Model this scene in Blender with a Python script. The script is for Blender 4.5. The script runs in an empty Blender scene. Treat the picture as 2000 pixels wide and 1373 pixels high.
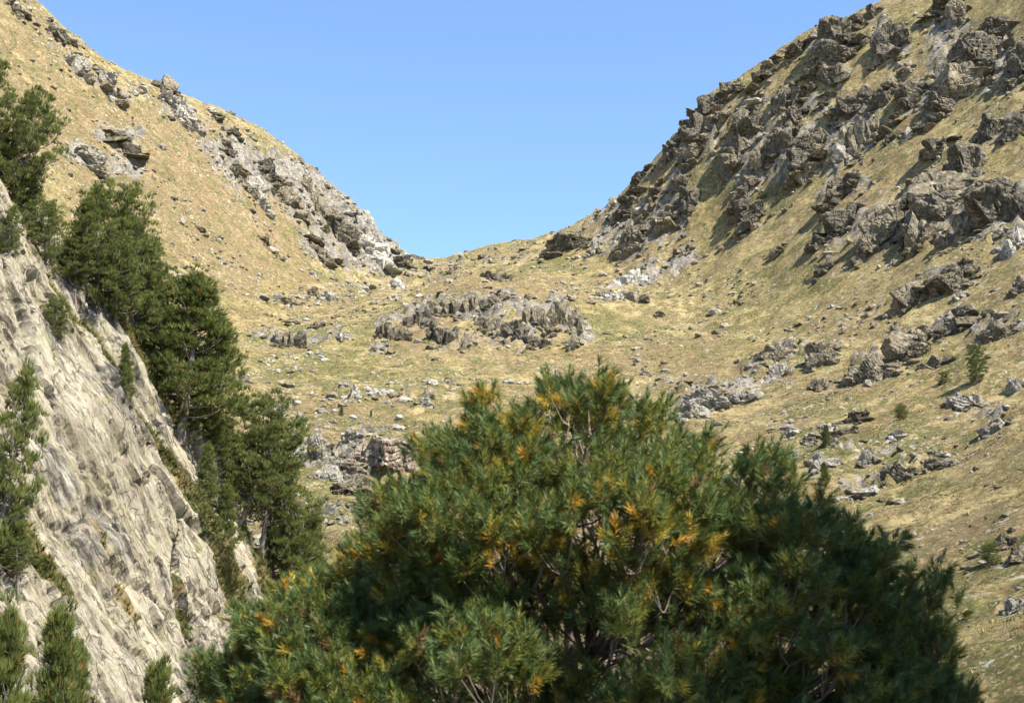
import bpy, math, random
import numpy as np

# ------------------------------------------------------------------ camera, sky, sun, exposure
scene = bpy.context.scene
COL = scene.collection
F_PX = 2777.8                     # focal length in pixels of the 2000 px wide photograph (50 mm on 36 mm)
PITCH = math.radians(12.0)
EYE = np.array([0.0, 0.0, 1.7])
cam_data = bpy.data.cameras.new("camera")
cam_data.lens = 50.0
cam_data.sensor_width = 36.0
cam_data.clip_start = 0.1
cam_data.clip_end = 5000.0
cam_data.dof.use_dof = True
cam_data.dof.focus_distance = 110.0
cam_data.dof.aperture_fstop = 6.0
cam = bpy.data.objects.new("camera", cam_data)
COL.objects.link(cam)
cam.location = EYE
cam.rotation_euler = (math.radians(90) + PITCH, 0, 0)
scene.camera = cam

SUN_AZ = math.radians(128.0)      # clockwise from +Y (north): right of and behind the camera
SUN_EL = math.radians(53.0)
world = bpy.data.worlds.new("World")
scene.world = world
world.use_nodes = True
wn = world.node_tree
bg = wn.nodes["Background"]
sky = wn.nodes.new("ShaderNodeTexSky")
sky.sky_type = 'NISHITA'
sky.sun_disc = False
sky.sun_elevation = SUN_EL
sky.sun_rotation = SUN_AZ
sky.altitude = 2200
sky.air_density = 1.3
sky.dust_density = 0.3
sky.ozone_density = 5.0
wn.links.new(sky.outputs[0], bg.inputs[0])
bg.inputs[1].default_value = 0.112
sun_data = bpy.data.lights.new("sun", 'SUN')
sun_data.energy = 5.0
sun_data.angle = math.radians(0.53)
sun_data.color = (1.0, 0.94, 0.82)
sun = bpy.data.objects.new("sun", sun_data)
COL.objects.link(sun)
SUN_DIR = np.array([math.sin(SUN_AZ) * math.cos(SUN_EL), math.cos(SUN_AZ) * math.cos(SUN_EL), math.sin(SUN_EL)])
from mathutils import Vector, Matrix, Euler
sun.rotation_euler = Vector(SUN_DIR).to_track_quat('Z', 'Y').to_euler()
scene.view_settings.view_transform = 'Standard'
scene.view_settings.look = 'None'
scene.view_settings.exposure = 1.35
scene.view_settings.gamma = 1.0
scene.cycles.max_bounces = 6
scene.cycles.diffuse_bounces = 3
scene.cycles.transmission_bounces = 3
scene.cycles.transparent_max_bounces = 4

# ------------------------------------------------------------------ helpers
def ray(px, py):
    """unit direction through a photo pixel"""
    a = np.asarray(px, float); b = np.asarray(py, float)
    xr = (a - 1000.0) / F_PX; yr = (686.5 - b) / F_PX
    d = np.stack([xr, math.cos(PITCH) - yr * math.sin(PITCH) + 0 * xr, math.sin(PITCH) + yr * math.cos(PITCH) + 0 * xr], -1)
    return d / np.linalg.norm(d, axis=-1, keepdims=True)

def at(px, py, dist):
    """point seen at a pixel, at a horizontal distance"""
    d = ray(px, py)
    return EYE + d * (dist / np.hypot(d[..., 0], d[..., 1]))[..., None] if d.ndim > 1 else EYE + d * dist / math.hypot(d[0], d[1])

def _hash(ix, iy, iz, seed):
    h = (ix.astype(np.int64) * 374761393 + iy.astype(np.int64) * 668265263 + iz.astype(np.int64) * 2147483647 + seed * 1274126177) & 0xffffffff
    h = ((h ^ (h >> 13)) * 1274126177) & 0xffffffff
    h = ((h ^ (h >> 16)) * 2246822519) & 0xffffffff
    return (h ^ (h >> 15)) & 0xffffffff

def noise2(x, y, seed=0):
    ix = np.floor(x); iy = np.floor(y); fx = x - ix; fy = y - iy
    u = fx * fx * fx * (fx * (fx * 6 - 15) + 10); v = fy * fy * fy * (fy * (fy * 6 - 15) + 10)
    z = np.zeros_like(ix)
    def g(a, b):
        an = _hash(ix + a, iy + b, z, seed) * (2 * math.pi / 4294967296.0)
        return np.cos(an) * (fx - a) + np.sin(an) * (fy - b)
    return ((g(0, 0) * (1 - u) + g(1, 0) * u) * (1 - v) + (g(0, 1) * (1 - u) + g(1, 1) * u) * v) * 1.5

def fbm2(x, y, seed=0, octs=4, gain=0.5):
    s = 0; a = 1.0
    for o in range(octs):
        s = s + a * noise2(x * 2 ** o, y * 2 ** o, seed + o * 17); a *= gain
    return s

def noise3(p, seed=0):
    i = np.floor(p); f = p - i
    w = f * f * (3 - 2 * f)
    r = 0
    for a in (0, 1):
        for b in (0, 1):
            for c in (0, 1):
                h = _hash(i[:, 0] + a, i[:, 1] + b, i[:, 2] + c, seed) / 2147483648.0 - 1.0
                r = r + h * (w[:, 0] if a else 1 - w[:, 0]) * (w[:, 1] if b else 1 - w[:, 1]) * (w[:, 2] if c else 1 - w[:, 2])
    return r

def cells2(x, y, seed=0, tilt=False):
    """random value of the nearest cell and the distance to the cell border; with tilt each cell is a slanted facet"""
    ix = np.floor(x); iy = np.floor(y); z = np.zeros_like(ix)
    d1 = np.full_like(x, 9.0); d2 = np.full_like(x, 9.0); val = np.zeros_like(x); tl = np.zeros_like(x)
    for a in (-1, 0, 1):
        for b in (-1, 0, 1):
            h = _hash(ix + a, iy + b, z, seed)
            dx = x - (ix + a + (h & 0xffff) / 65536.0); dy = y - (iy + b + (h >> 16) / 65536.0)
            d = np.hypot(dx, dy)
            new = d < d1
            d2 = np.where(new, d1, np.minimum(d2, d))
            val = np.where(new, (h % 1013) / 1013.0, val)
            if tilt: tl = np.where(new, dx * ((h % 577) / 577.0 - 0.5) + dy * ((h % 383) / 383.0 - 0.5), tl)
            d1 = np.where(new, d, d1)
    return (val + tl * 1.6 if tilt else val), d2 - d1

def smooth(a, b, x):
    t = np.clip((x - a) / (b - a), 0, 1)
    return t * t * (3 - 2 * t)

def mesh_from(name, verts, faces=None, tris=None, quads=None, smooth_shade=False):
    me = bpy.data.meshes.new(name)
    verts = np.asarray(verts, np.float32)
    loops = []; starts = []; n = 0
    if tris is not None and len(tris):
        t = np.asarray(tris, np.int32); loops.append(t.ravel()); starts.append(n + np.arange(len(t)) * 3); n += t.size
    if quads is not None and len(quads):
        q = np.asarray(quads, np.int32); loops.append(q.ravel()); starts.append(n + np.arange(len(q)) * 4); n += q.size
    loops = np.concatenate(loops).astype(np.int32); starts = np.concatenate(starts).astype(np.int32)
    me.vertices.add(len(verts)); me.vertices.foreach_set("co", verts.ravel())
    me.loops.add(len(loops)); me.loops.foreach_set("vertex_index", loops)
    me.polygons.add(len(starts)); me.polygons.foreach_set("loop_start", starts)
    me.update(calc_edges=True)
    me.polygons.foreach_set("use_smooth", np.full(len(starts), smooth_shade, bool))
    me.update()
    return me

def add_float(me, name, vals):
    a = me.attributes.new(name, 'FLOAT', 'POINT'); a.data.foreach_set("value", np.asarray(vals, np.float32))

def add_color(me, name, rgb):
    a = me.attributes.new(name, 'FLOAT_COLOR', 'POINT')
    c = np.ones((len(rgb), 4), np.float32); c[:, :3] = rgb
    a.data.foreach_set("color", c.ravel())

def link(name, me, mat=None, parent=None, loc=None):
    o = bpy.data.objects.new(name, me)
    COL.objects.link(o)
    if mat is not None and me is not None and not me.materials:
        me.materials.append(mat)
    if parent is not None: o.parent = parent
    if loc is not None: o.location = loc
    return o

def tag(o, label=None, cat=None, group=None, kind=None):
    if label: o["label"] = label
    if cat: o["category"] = cat
    if group: o["group"] = group
    if kind: o["kind"] = kind
    return o

# ------------------------------------------------------------------ materials
class NT:
    def __init__(self, name):
        self.m = bpy.data.materials.new(name); self.m.use_nodes = True
        self.t = self.m.node_tree; self.n = self.t.nodes; self.l = self.t.links
        self.b = self.n["Principled BSDF"]
        self.b.inputs["Specular IOR Level"].default_value = 0.2
        self.tc = self.n.new("ShaderNodeTexCoord")
    def set(self, sock, v):
        if hasattr(v, "links") or isinstance(v, bpy.types.NodeSocket): self.l.new(v, sock)
        elif isinstance(v, (tuple, list)) and len(v) == 3 and len(sock.default_value) == 4: sock.default_value = (*v, 1)
        else: sock.default_value = v
    def noise(self, scale, detail=4, rough=0.55, vec=None, dist=0.0, stretch=None, rot=None):
        v = vec or self.tc.outputs["Object"]
        if stretch or rot:
            mp = self.n.new("ShaderNodeMapping"); self.l.new(v, mp.inputs[0])
            if rot: mp.inputs["Rotation"].default_value = rot
            if stretch: mp.inputs["Scale"].default_value = stretch
            v = mp.outputs[0]
        x = self.n.new("ShaderNodeTexNoise"); self.l.new(v, x.inputs["Vector"])
        x.inputs["Scale"].default_value = scale; x.inputs["Detail"].default_value = detail
        x.inputs["Roughness"].default_value = rough; x.inputs["Distortion"].default_value = dist
        return x.outputs["Fac"]
    def voronoi(self, scale, feature='DISTANCE_TO_EDGE', vec=None):
        x = self.n.new("ShaderNodeTexVoronoi"); x.feature = feature
        self.l.new(vec or self.tc.outputs["Object"], x.inputs["Vector"]); x.inputs["Scale"].default_value = scale
        return x.outputs["Distance"]
    def ramp(self, fac, a, b):
        x = self.n.new("ShaderNodeMapRange"); x.interpolation_type = 'SMOOTHSTEP'
        self.set(x.inputs[0], fac); x.inputs[1].default_value = a; x.inputs[2].default_value = b
        return x.outputs[0]
    def mix(self, fac, a, b):
        x = self.n.new("ShaderNodeMix"); x.data_type = 'RGBA'
        self.set(x.inputs[0], fac); self.set(x.inputs[6], a); self.set(x.inputs[7], b)
        return x.outputs[2]
    def math(self, op, a, b=0.0, clamp=False):
        x = self.n.new("ShaderNodeMath"); x.operation = op; x.use_clamp = clamp
        self.set(x.inputs[0], a); self.set(x.inputs[1], b)
        return x.outputs[0]
    def attr(self, name, out="Fac"):
        x = self.n.new("ShaderNodeAttribute"); x.attribute_name = name
        return x.outputs[out]
    def bump(self, h, strength, dist, prev=None):
        x = self.n.new("ShaderNodeBump"); self.l.new(h, x.inputs["Height"])
        x.inputs["Strength"].default_value = strength; x.inputs["Distance"].default_value = dist
        if prev: self.l.new(prev, x.inputs["Normal"])
        self.l.new(x.outputs[0], self.b.inputs["Normal"])
        return x.outputs[0]
    def up(self):
        g = self.n.new("ShaderNodeNewGeometry"); s = self.n.new("ShaderNodeSeparateXYZ")
        self.l.new(g.outputs["Normal"], s.inputs[0]); return s.outputs[2]
    def done(self, color, rough=0.9):
        self.set(self.b.inputs["Base Color"], color); self.set(self.b.inputs["Roughness"], rough)
        return self.m

def rock_material(name, dark, mid, pale, lichen=(0.30, 0.27, 0.12), moss=0.8):
    t = NT(name)
    pos = t.n.new("ShaderNodeNewGeometry").outputs["Position"]
    info = t.n.new("ShaderNodeObjectInfo").outputs["Random"]
    big = t.noise(0.30, 5, 0.65, vec=pos)
    fine = t.noise(1.3, 7, 0.72, vec=pos)
    speck = t.noise(4.5, 4, 0.7, vec=pos)
    c = t.mix(t.ramp(t.math('ADD', big, t.math('MULTIPLY', t.math('SUBTRACT', info, 0.5), 0.25)), 0.42, 0.60), dark, mid)
    c = t.mix(t.ramp(fine, 0.50, 0.60), c, pale)
    c = t.mix(t.math('MULTIPLY', t.ramp(speck, 0.55, 0.62), 0.5), c, lichen)
    c = t.mix(t.math('MULTIPLY', t.ramp(speck, 0.46, 0.38), 0.75), c, tuple(x * 0.4 for x in dark))
    # grass and moss have settled on the ledges
    g = t.math('MULTIPLY', t.ramp(t.up(), 0.58, 0.82), t.ramp(t.noise(0.6, 4, vec=pos), 0.40, 0.54))
    c = t.mix(t.math('MULTIPLY', g, moss), c, t.mix(t.ramp(t.noise(1.5, 3, vec=pos), 0.4, 0.6), (0.10, 0.105, 0.035), (0.33, 0.25, 0.11)))
    n = t.bump(t.noise(1.2, 9, 0.78, vec=pos), 0.9, 0.40)
    t.bump(t.noise(0.8, 6, 0.75, vec=pos, stretch=(2.2, 2.2, 0.5)), 0.8, 0.45, n)
    return t.done(c, 0.88)

M = {}
M['rock_dark'] = rock_material('dark_grey_rock', (0.072, 0.062, 0.052), (0.130, 0.114, 0.094), (0.25, 0.215, 0.155))
M['rock_tan'] = rock_material('tan_grey_rock', (0.12, 0.102, 0.078), (0.23, 0.192, 0.138), (0.38, 0.325, 0.23))
M['rock_pale'] = rock_material('pale_grey_rock', (0.22, 0.20, 0.17), (0.36, 0.33, 0.28), (0.56, 0.52, 0.44), moss=0.4)
M['rock_red'] = rock_material('reddish_rock', (0.20, 0.155, 0.12), (0.38, 0.295, 0.225), (0.52, 0.45, 0.36), moss=0.5)
M['rock_white'] = rock_material('white_rock', (0.38, 0.355, 0.31), (0.56, 0.53, 0.47), (0.74, 0.71, 0.65), moss=0.2)

def ground_material():
    t = NT('alpine_grass')
    rock = t.attr('rock'); green = t.attr('green'); heath = t.attr('heath')
    big = t.noise(0.035, 5, 0.6)
    mid = t.noise(0.30, 6, 0.7, dist=0.8)
    fine = t.noise(1.6, 6, 0.75)
    c = t.mix(t.ramp(mid, 0.40, 0.60), (0.225, 0.172, 0.070), (0.42, 0.33, 0.160))
    c = t.mix(t.math('MULTIPLY', t.ramp(big, 0.42, 0.56), 0.75), c, t.mix(t.ramp(fine, 0.42, 0.58), (0.17, 0.145, 0.052), (0.34, 0.275, 0.115)))
    # brown heather and bilberry
    h = t.math('MULTIPLY', t.ramp(t.math('ADD', t.noise(0.13, 6, 0.75), t.math('MULTIPLY', heath, 0.15)), 0.475, 0.55), t.ramp(fine, 0.38, 0.54))
    c = t.mix(t.math('MULTIPLY', h, 0.8), c, t.mix(t.noise(0.8, 4), (0.12, 0.080, 0.040), (0.235, 0.155, 0.095)))
    # green cushions of juniper and rhododendron
    g = t.ramp(t.math('ADD', t.noise(0.26, 6, 0.72, dist=0.8), t.math('MULTIPLY', green, 0.13)), 0.52, 0.585)
    c = t.mix(t.math('MULTIPLY', g, 0.85), c, t.mix(t.ramp(fine, 0.4, 0.6), (0.055, 0.068, 0.018), (0.17, 0.165, 0.05)))
    # dark gaps between tussocks and light dry blades
    c = t.mix(t.math('MULTIPLY', t.ramp(t.noise(0.9, 7, 0.8, stretch=(1, 1, 2.0)), 0.495, 0.41), 0.8), c, (0.10, 0.076, 0.034))
    c = t.mix(t.math('MULTIPLY', t.ramp(t.noise(2.8, 4, 0.75), 0.54, 0.62), 0.5), c, (0.53, 0.44, 0.26))
    # bare rock and scree
    edge = t.math('MULTIPLY', t.math('SUBTRACT', t.noise(0.40, 7, 0.8), 0.5), 2.6)
    r = t.ramp(t.math('ADD', t.math('MULTIPLY', rock, 0.75), edge), 0.46, 0.54)
    rc = t.mix(t.ramp(t.noise(0.7, 7, 0.75), 0.42, 0.58), (0.105, 0.095, 0.085), (0.295, 0.26, 0.205))
    rc = t.mix(t.math('MULTIPLY', t.ramp(t.noise(0.10, 3), 0.50, 0.60), 0.7), rc, t.mix(t.ramp(t.noise(1.8, 5, 0.75), .42, .58), (0.19, 0.17, 0.15), (0.43, 0.395, 0.33)))
    rc = t.mix(t.ramp(t.noise(2.6, 5, 0.75), 0.45, 0.37), rc, (0.045, 0.042, 0.040))
    c = t.mix(r, c, rc)
    # loose pale stones too small to model
    st = t.math('MULTIPLY', t.ramp(t.noise(1.1, 3, 0.6), 0.61, 0.64), t.ramp(t.noise(0.07, 4, 0.6), 0.44, 0.56))
    c = t.mix(t.math('MULTIPLY', st, 0.85), c, (0.46, 0.43, 0.37))
    n = t.bump(t.noise(0.9, 9, 0.8), 0.9, 0.8)
    t.bump(t.noise(4.0, 5, 0.75), 0.7, 0.20, n)
    return t.done(c, 0.95)
M['ground'] = ground_material()

def cliff_material():
    t = NT('pale_slab_rock')
    uv = t.attr('strata', 'Vector')
    def sn(scale, st, detail=5, rough=0.65, dist=0.0):
        return t.noise(scale, detail, rough, vec=uv, stretch=st, dist=dist)
    def cracks(sx, sy, wide):
        mp = t.n.new("ShaderNodeMapping"); t.l.new(uv, mp.inputs[0]); mp.inputs["Scale"].default_value = (sx, sy, 0.3)
        ad = t.n.new("ShaderNodeVectorMath"); ad.operation = 'ADD'; t.l.new(mp.outputs[0], ad.inputs[0])
        nz = t.n.new("ShaderNodeTexNoise"); t.l.new(uv, nz.inputs["Vector"]); nz.inputs["Scale"].default_value = 1.2; nz.inputs["Detail"].default_value = 5
        sc = t.n.new("ShaderNodeVectorMath"); sc.operation = 'SCALE'; t.l.new(nz.outputs["Color"], sc.inputs[0]); sc.inputs["Scale"].default_value = 0.55
        t.l.new(sc.outputs[0], ad.inputs[1])
        d = t.voronoi(1.0, vec=ad.outputs[0])
        return t.ramp(d, wide, 0.0), d
    long_ = sn(1.0, (0.16, 0.8, 0.4), 7, 0.75)
    thin = sn(1.0, (0.55, 4.0, 1.0), 7, 0.78)
    c = t.mix(t.ramp(long_, 0.40, 0.58), (0.30, 0.255, 0.18), (0.53, 0.468, 0.345))
    c = t.mix(t.math('MULTIPLY', t.ramp(sn(0.16, (0.8, 1.6, 1), 6, 0.7), 0.515, 0.58), 0.85), c, t.mix(t.ramp(thin, .42, .58), (0.150, 0.140, 0.128), (0.30, 0.275, 0.24)))
    c = t.mix(t.math('MULTIPLY', t.ramp(thin, 0.52, 0.62), 0.75), c, (0.62, 0.575, 0.465))
    c = t.mix(t.math('MULTIPLY', t.ramp(thin, 0.47, 0.39), 0.85), c, (0.085, 0.075, 0.060))
    c = t.mix(t.math('MULTIPLY', t.ramp(sn(0.9, (1, 1.2, 1), 6, 0.7), 0.54, 0.62), 0.45), c, (0.33, 0.315, 0.135))
    c = t.mix(t.ramp(sn(3.2, (0.5, 1.5, 1), 5, 0.75), 0.40, 0.34), c, (0.060, 0.054, 0.046))
    k1, d1 = cracks(0.16, 0.75, 0.025); k2, d2 = cracks(0.7, 2.4, 0.04)
    keep = t.ramp(sn(0.5, (0.5, 1, 1), 4), 0.46, 0.58)
    c = t.mix(t.math('MULTIPLY', k1, 0.75), c, (0.07, 0.062, 0.05))
    c = t.mix(t.math('MULTIPLY', t.math('MULTIPLY', k2, keep), 0.8), c, (0.060, 0.052, 0.042))
    veg = t.attr('veg')
    v = t.ramp(t.math('ADD', veg, t.math('MULTIPLY', t.math('SUBTRACT', sn(1.0, (0.5, 1.4, 1), 7, 0.8), 0.5), 2.2)), 0.52, 0.62)
    vc = t.mix(t.ramp(sn(0.45, (1, 1, 1), 5), 0.42, 0.51), (0.34, 0.245, 0.115), (0.095, 0.105, 0.032))
    vc = t.mix(t.ramp(sn(4, (1, 1, 1), 4, 0.75), 0.46, 0.38), vc, (0.045, 0.040, 0.018))
    c = t.mix(v, c, vc)
    n = t.bump(thin, 0.9, 0.35)
    n = t.bump(d1, 0.8, 0.25, n)
    n = t.bump(sn(2.0, (0.5, 1.6, 1), 9, 0.8), 0.9, 0.28, n)
    return t.done(c, 0.9)
M['cliff'] = cliff_material()

def leaf_material(name, attr=True, base=(0.05, 0.09, 0.03), trans=0.25, rough=0.5, spec=0.2):
    t = NT(name)
    c = t.attr('tint', 'Color') if attr else base
    if not attr:
        c = t.mix(t.noise(3.0, 3), base, tuple(x * 1.6 for x in base))
    t.set(t.b.inputs["Base Color"], c); t.b.inputs["Roughness"].default_value = rough; t.b.inputs["Specular IOR Level"].default_value = spec
    tr = t.n.new("ShaderNodeBsdfTranslucent"); t.set(tr.inputs[0], c)
    mx = t.n.new("ShaderNodeMixShader"); mx.inputs[0].default_value = trans
    t.l.new(t.b.outputs[0], mx.inputs[1]); t.l.new(tr.outputs[0], mx.inputs[2])
    t.l.new(mx.outputs[0], t.n["Material Output"].inputs[0])
    return t.m
M['needles'] = leaf_material('pine_needles')
M['dry_grass'] = leaf_material('dry_grass_blades', trans=0.2, rough=0.8, spec=0.1)

def bark_material(name, a, b):
    t = NT(name)
    c = t.mix(t.noise(6.0, 5, 0.7, stretch=(1, 1, 0.3)), a, b)
    t.bump(t.noise(14.0, 6, 0.7, stretch=(1, 1, 0.25)), 0.8, 0.03)
    return t.done(c, 0.9)
M['bark'] = bark_material('grey_pine_bark', (0.10, 0.08, 0.065), (0.27, 0.235, 0.20))
M['bark_near'] = bark_material('brown_pine_bark', (0.13, 0.09, 0.065), (0.34, 0.28, 0.23))

# ------------------------------------------------------------------ terrain from control points
ctrl = []      # (x, y, z)
def cp(px, py, d, drop=None):
    p = at(px, py, d); ctrl.append(tuple(p))
    if drop:                      # the far side of a ridge falls away
        for k, (dd, dz) in enumerate(drop):
            h = p[:2] / np.linalg.norm(p[:2])
            ctrl.append((p[0] + h[0] * dd, p[1] + h[1] * dd, p[2] + dz))
FALL = ((45, -14), (110, -50))
LSKY = [(-250, -230, 300), (-100, -110, 318), (70, 0, 330), (130, 72, 338), (215, 128, 342), (290, 160, 346), (400, 205, 352), (510, 265, 358), (600, 335, 363),
        (690, 402, 368), (745, 455, 372), (780, 490, 376), (825, 513, 384)]
RSKY = [(900, 500, 390), (1000, 487, 384), (1060, 470, 372), (1120, 437, 362), (1190, 400, 352), (1250, 345, 344), (1300, 290, 338), (1340, 235, 333), (1380, 197, 330),
        (1450, 165, 328), (1530, 105, 325), (1620, 52, 322), (1690, 28, 320), (1745, 0, 318), (1900, -70, 315), (2200, -220, 305), (2600, -330, 290)]
for a, b, d in LSKY + RSKY: cp(a, b, d, FALL)
# left mountain side
for a, b, d in [(-200, 150, 262), (30, 130, 300), (60, 300, 268), (200, 300, 296), (330, 330, 312), (450, 380, 325), (560, 450, 338), (650, 500, 350), (300, 480, 280),
                (420, 520, 292), (540, 530, 315), (-150, 500, 205), (150, 620, 225), (430, 610, 262)]: cp(a, b, d)
# the hollow and the knoll
for a, b, d in [(760, 530, 358), (640, 560, 320), (900, 540, 345), (800, 580, 300), (560, 620, 272), (690, 640, 258), (820, 605, 262), (940, 560, 272), (1060, 570, 268), (1140, 600, 264),
                (950, 545, 300), (1090, 540, 312), (770, 670, 244), (900, 680, 242), (1060, 690, 240), (1180, 680, 240), (700, 740, 218), (900, 740, 222), (1150, 760, 212),
                (560, 760, 210), (620, 830, 180), (760, 830, 185), (950, 850, 178), (640, 960, 140), (760, 960, 142), (700, 1060, 112), (450, 900, 150), (1200, 900, 158), (1100, 1050, 112)]: cp(a, b, d)
# right mountain side
for a, b, d in [(1210, 500, 318), (1300, 560, 292), (1400, 470, 302), (1500, 350, 300), (1650, 230, 298), (1850, 120, 292), (2000, 20, 288), (1500, 540, 272), (1350, 640, 262),
                (1600, 480, 266), (1700, 350, 275), (1850, 300, 262), (2000, 240, 256), (1680, 570, 240), (1850, 480, 232), (2000, 450, 222), (1500, 660, 232), (1650, 680, 212),
                (1800, 630, 208), (2000, 620, 188), (1400, 800, 188), (1550, 800, 182), (1700, 780, 180), (1850, 760, 172), (2000, 760, 160), (1600, 920, 148), (1750, 930, 140),
                (1900, 880, 138), (2000, 860, 134), (1700, 1040, 116), (1850, 1020, 112), (2000, 1000, 106), (1900, 1150, 88), (2000, 1200, 78), (2000, 1373, 60), (1800, 1300, 66),
                (2300, 400, 200), (2300, 900, 100), (2400, 1300, 50), (2600, 600, 140)]: cp(a, b, d)
# ground round the camera, the gully under the cliff, and the far corners
ctrl += [(0, 0, 0.0), (-6, -10, 0.6), (8, -12, 1.5), (0, -60, 6), (60, -60, 12), (-60, -60, 4), (0, 9.5, -3.1), (6, 10, -2.6), (-6, 11, -4.2), (0, 25, -6.5), (14, 30, -4.5), (-10, 32, -6.5),
         (-16, 42, -5.5), (-30, 30, -4), (0, 55, -5.0), (18, 55, -3.0), (-10, 66, -4.5), (-4, 90, 0.0), (-30, 95, 3), (-45, 70, 5), (-60, 130, 26), (-80, 60, 14), (30, 20, -1), (60, 20, 6),
         (-300, 200, 130), (-400, 0, 120), (400, 100, 150), (400, -200, 100), (-400, -300, 60), (0, -300, 20), (0, 700, 20), (-400, 700, 60), (400, 700, 80), (0, 900, 0), (300, 300, 170), (-500, 450, 120), (550, 450, 120)]
C = np.array(ctrl)
CXY = C[:, :2] / 100.0
def tps(r2): return 0.5 * r2 * np.log(r2 + 1e-9)
n = len(C)
K = tps(((CXY[:, None] - CXY[None]) ** 2).sum(-1)) + np.eye(n) * 2e-4
P = np.c_[np.ones(n), CXY]
A = np.block([[K, P], [P.T, np.zeros((3, 3))]])
W = np.linalg.solve(A, np.r_[C[:, 2], 0, 0, 0])
def base_height(x, y):
    s = np.shape(x); x = np.ravel(x) / 100.0; y = np.ravel(y) / 100.0
    out = np.empty(len(x))
    for i in range(0, len(x), 60000):
        a = x[i:i + 60000]; b = y[i:i + 60000]
        r2 = (a[:, None] - CXY[:, 0]) ** 2 + (b[:, None] - CXY[:, 1]) ** 2
        out[i:i + 60000] = tps(r2) @ W[:n] + W[n] + W[n + 1] * a + W[n + 2] * b
    return out.reshape(s)

def steps(*segs):
    v = []
    for a, b, s in segs: v += list(np.arange(a, b, s))
    return np.array(v)
gx = np.r_[-steps((130, 240, 2.2), (240, 900, 22))[::-1], steps((-130, 130, 0.70)), steps((130, 240, 2.2), (240, 900, 22))]
gy = steps((-300, -12, 12), (-12, 56, 1.1), (56, 410, 0.68), (410, 560, 3.0), (560, 1000, 22))
GX, GY = np.meshgrid(gx, gy)
GZ = base_height(GX, GY)
dist_cam = np.hypot(GX, GY)
far_w = smooth(45, 110, dist_cam)
GZ += far_w * (1.1 * fbm2(GX / 26, GY / 26, 3, 3) + 0.45 * fbm2(GX / 7, GY / 7, 9, 3))

class Height:
    """bilinear look-up and ray casting on the terrain grid"""
    def __call__(self, x, y):
        x = np.atleast_1d(np.asarray(x, float)); y = np.atleast_1d(np.asarray(y, float))
        i = np.clip(np.searchsorted(gx, x) - 1, 0, len(gx) - 2); j = np.clip(np.searchsorted(gy, y) - 1, 0, len(gy) - 2)
        u = np.clip((x - gx[i]) / (gx[i + 1] - gx[i]), 0, 1); v = np.clip((y - gy[j]) / (gy[j + 1] - gy[j]), 0, 1)
        return (GZ[j, i] * (1 - u) + GZ[j, i + 1] * u) * (1 - v) + (GZ[j + 1, i] * (1 - u) + GZ[j + 1, i + 1] * u) * v
    def cast(self, px, py, start=40.0, end=480.0):
        """where the sight line through a pixel meets the ground"""
        d = ray(px, py)
        t = np.arange(start, end, 0.4); p = EYE + d * t[:, None]
        under = np.nonzero(self(p[:, 0], p[:, 1]) > p[:, 2])[0]
        if not len(under): return None, None
        hi = t[under[0]]; lo = hi - 0.4
        for _ in range(6):
            m = 0.5 * (lo + hi); q = EYE + d * m
            if self(q[0], q[1])[0] > q[2]: hi = m
            else: lo = m
        return EYE + d * hi, hi
height = Height()

# ------------------------------------------------------------------ bare rock, green and heath zones of the terrain
rng = np.random.default_rng(7)
def splat(field, strokes, default_r=3.0):
    """strokes: (pixel polyline, width in px); each is laid on the ground where the sight lines meet it"""
    for line, wpx, val in strokes:
        pts = []
        for (x0, y0), (x1, y1) in zip(line[:-1], line[1:]):
            k = max(2, int(math.hypot(x1 - x0, y1 - y0) / (wpx * 0.45)))
            for f in np.linspace(0, 1, k): pts.append((x0 + (x1 - x0) * f, y0 + (y1 - y0) * f))
        for (a, b) in pts:
            for q in range(3):
                h, t = height.cast(a + rng.normal(0, wpx * 0.3), b + rng.normal(0, wpx * 0.3))
                if h is None: continue
                r = wpx * t / F_PX * rng.uniform(0.55, 1.0)
                i0, i1 = np.searchsorted(gx, [h[0] - 2 * r, h[0] + 2 * r]); j0, j1 = np.searchsorted(gy, [h[1] - 3 * r, h[1] + 3 * r])
                sx = GX[j0:j1, i0:i1] - h[0]; sy = (GY[j0:j1, i0:i1] - h[1]) / 1.6
                field[j0:j1, i0:i1] = np.maximum(field[j0:j1, i0:i1], val * np.exp(-(sx ** 2 + sy ** 2) / (r * r)))
ROCK = np.zeros_like(GZ); GREEN = np.zeros_like(GZ); HEATH = np.zeros_like(GZ)
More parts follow.
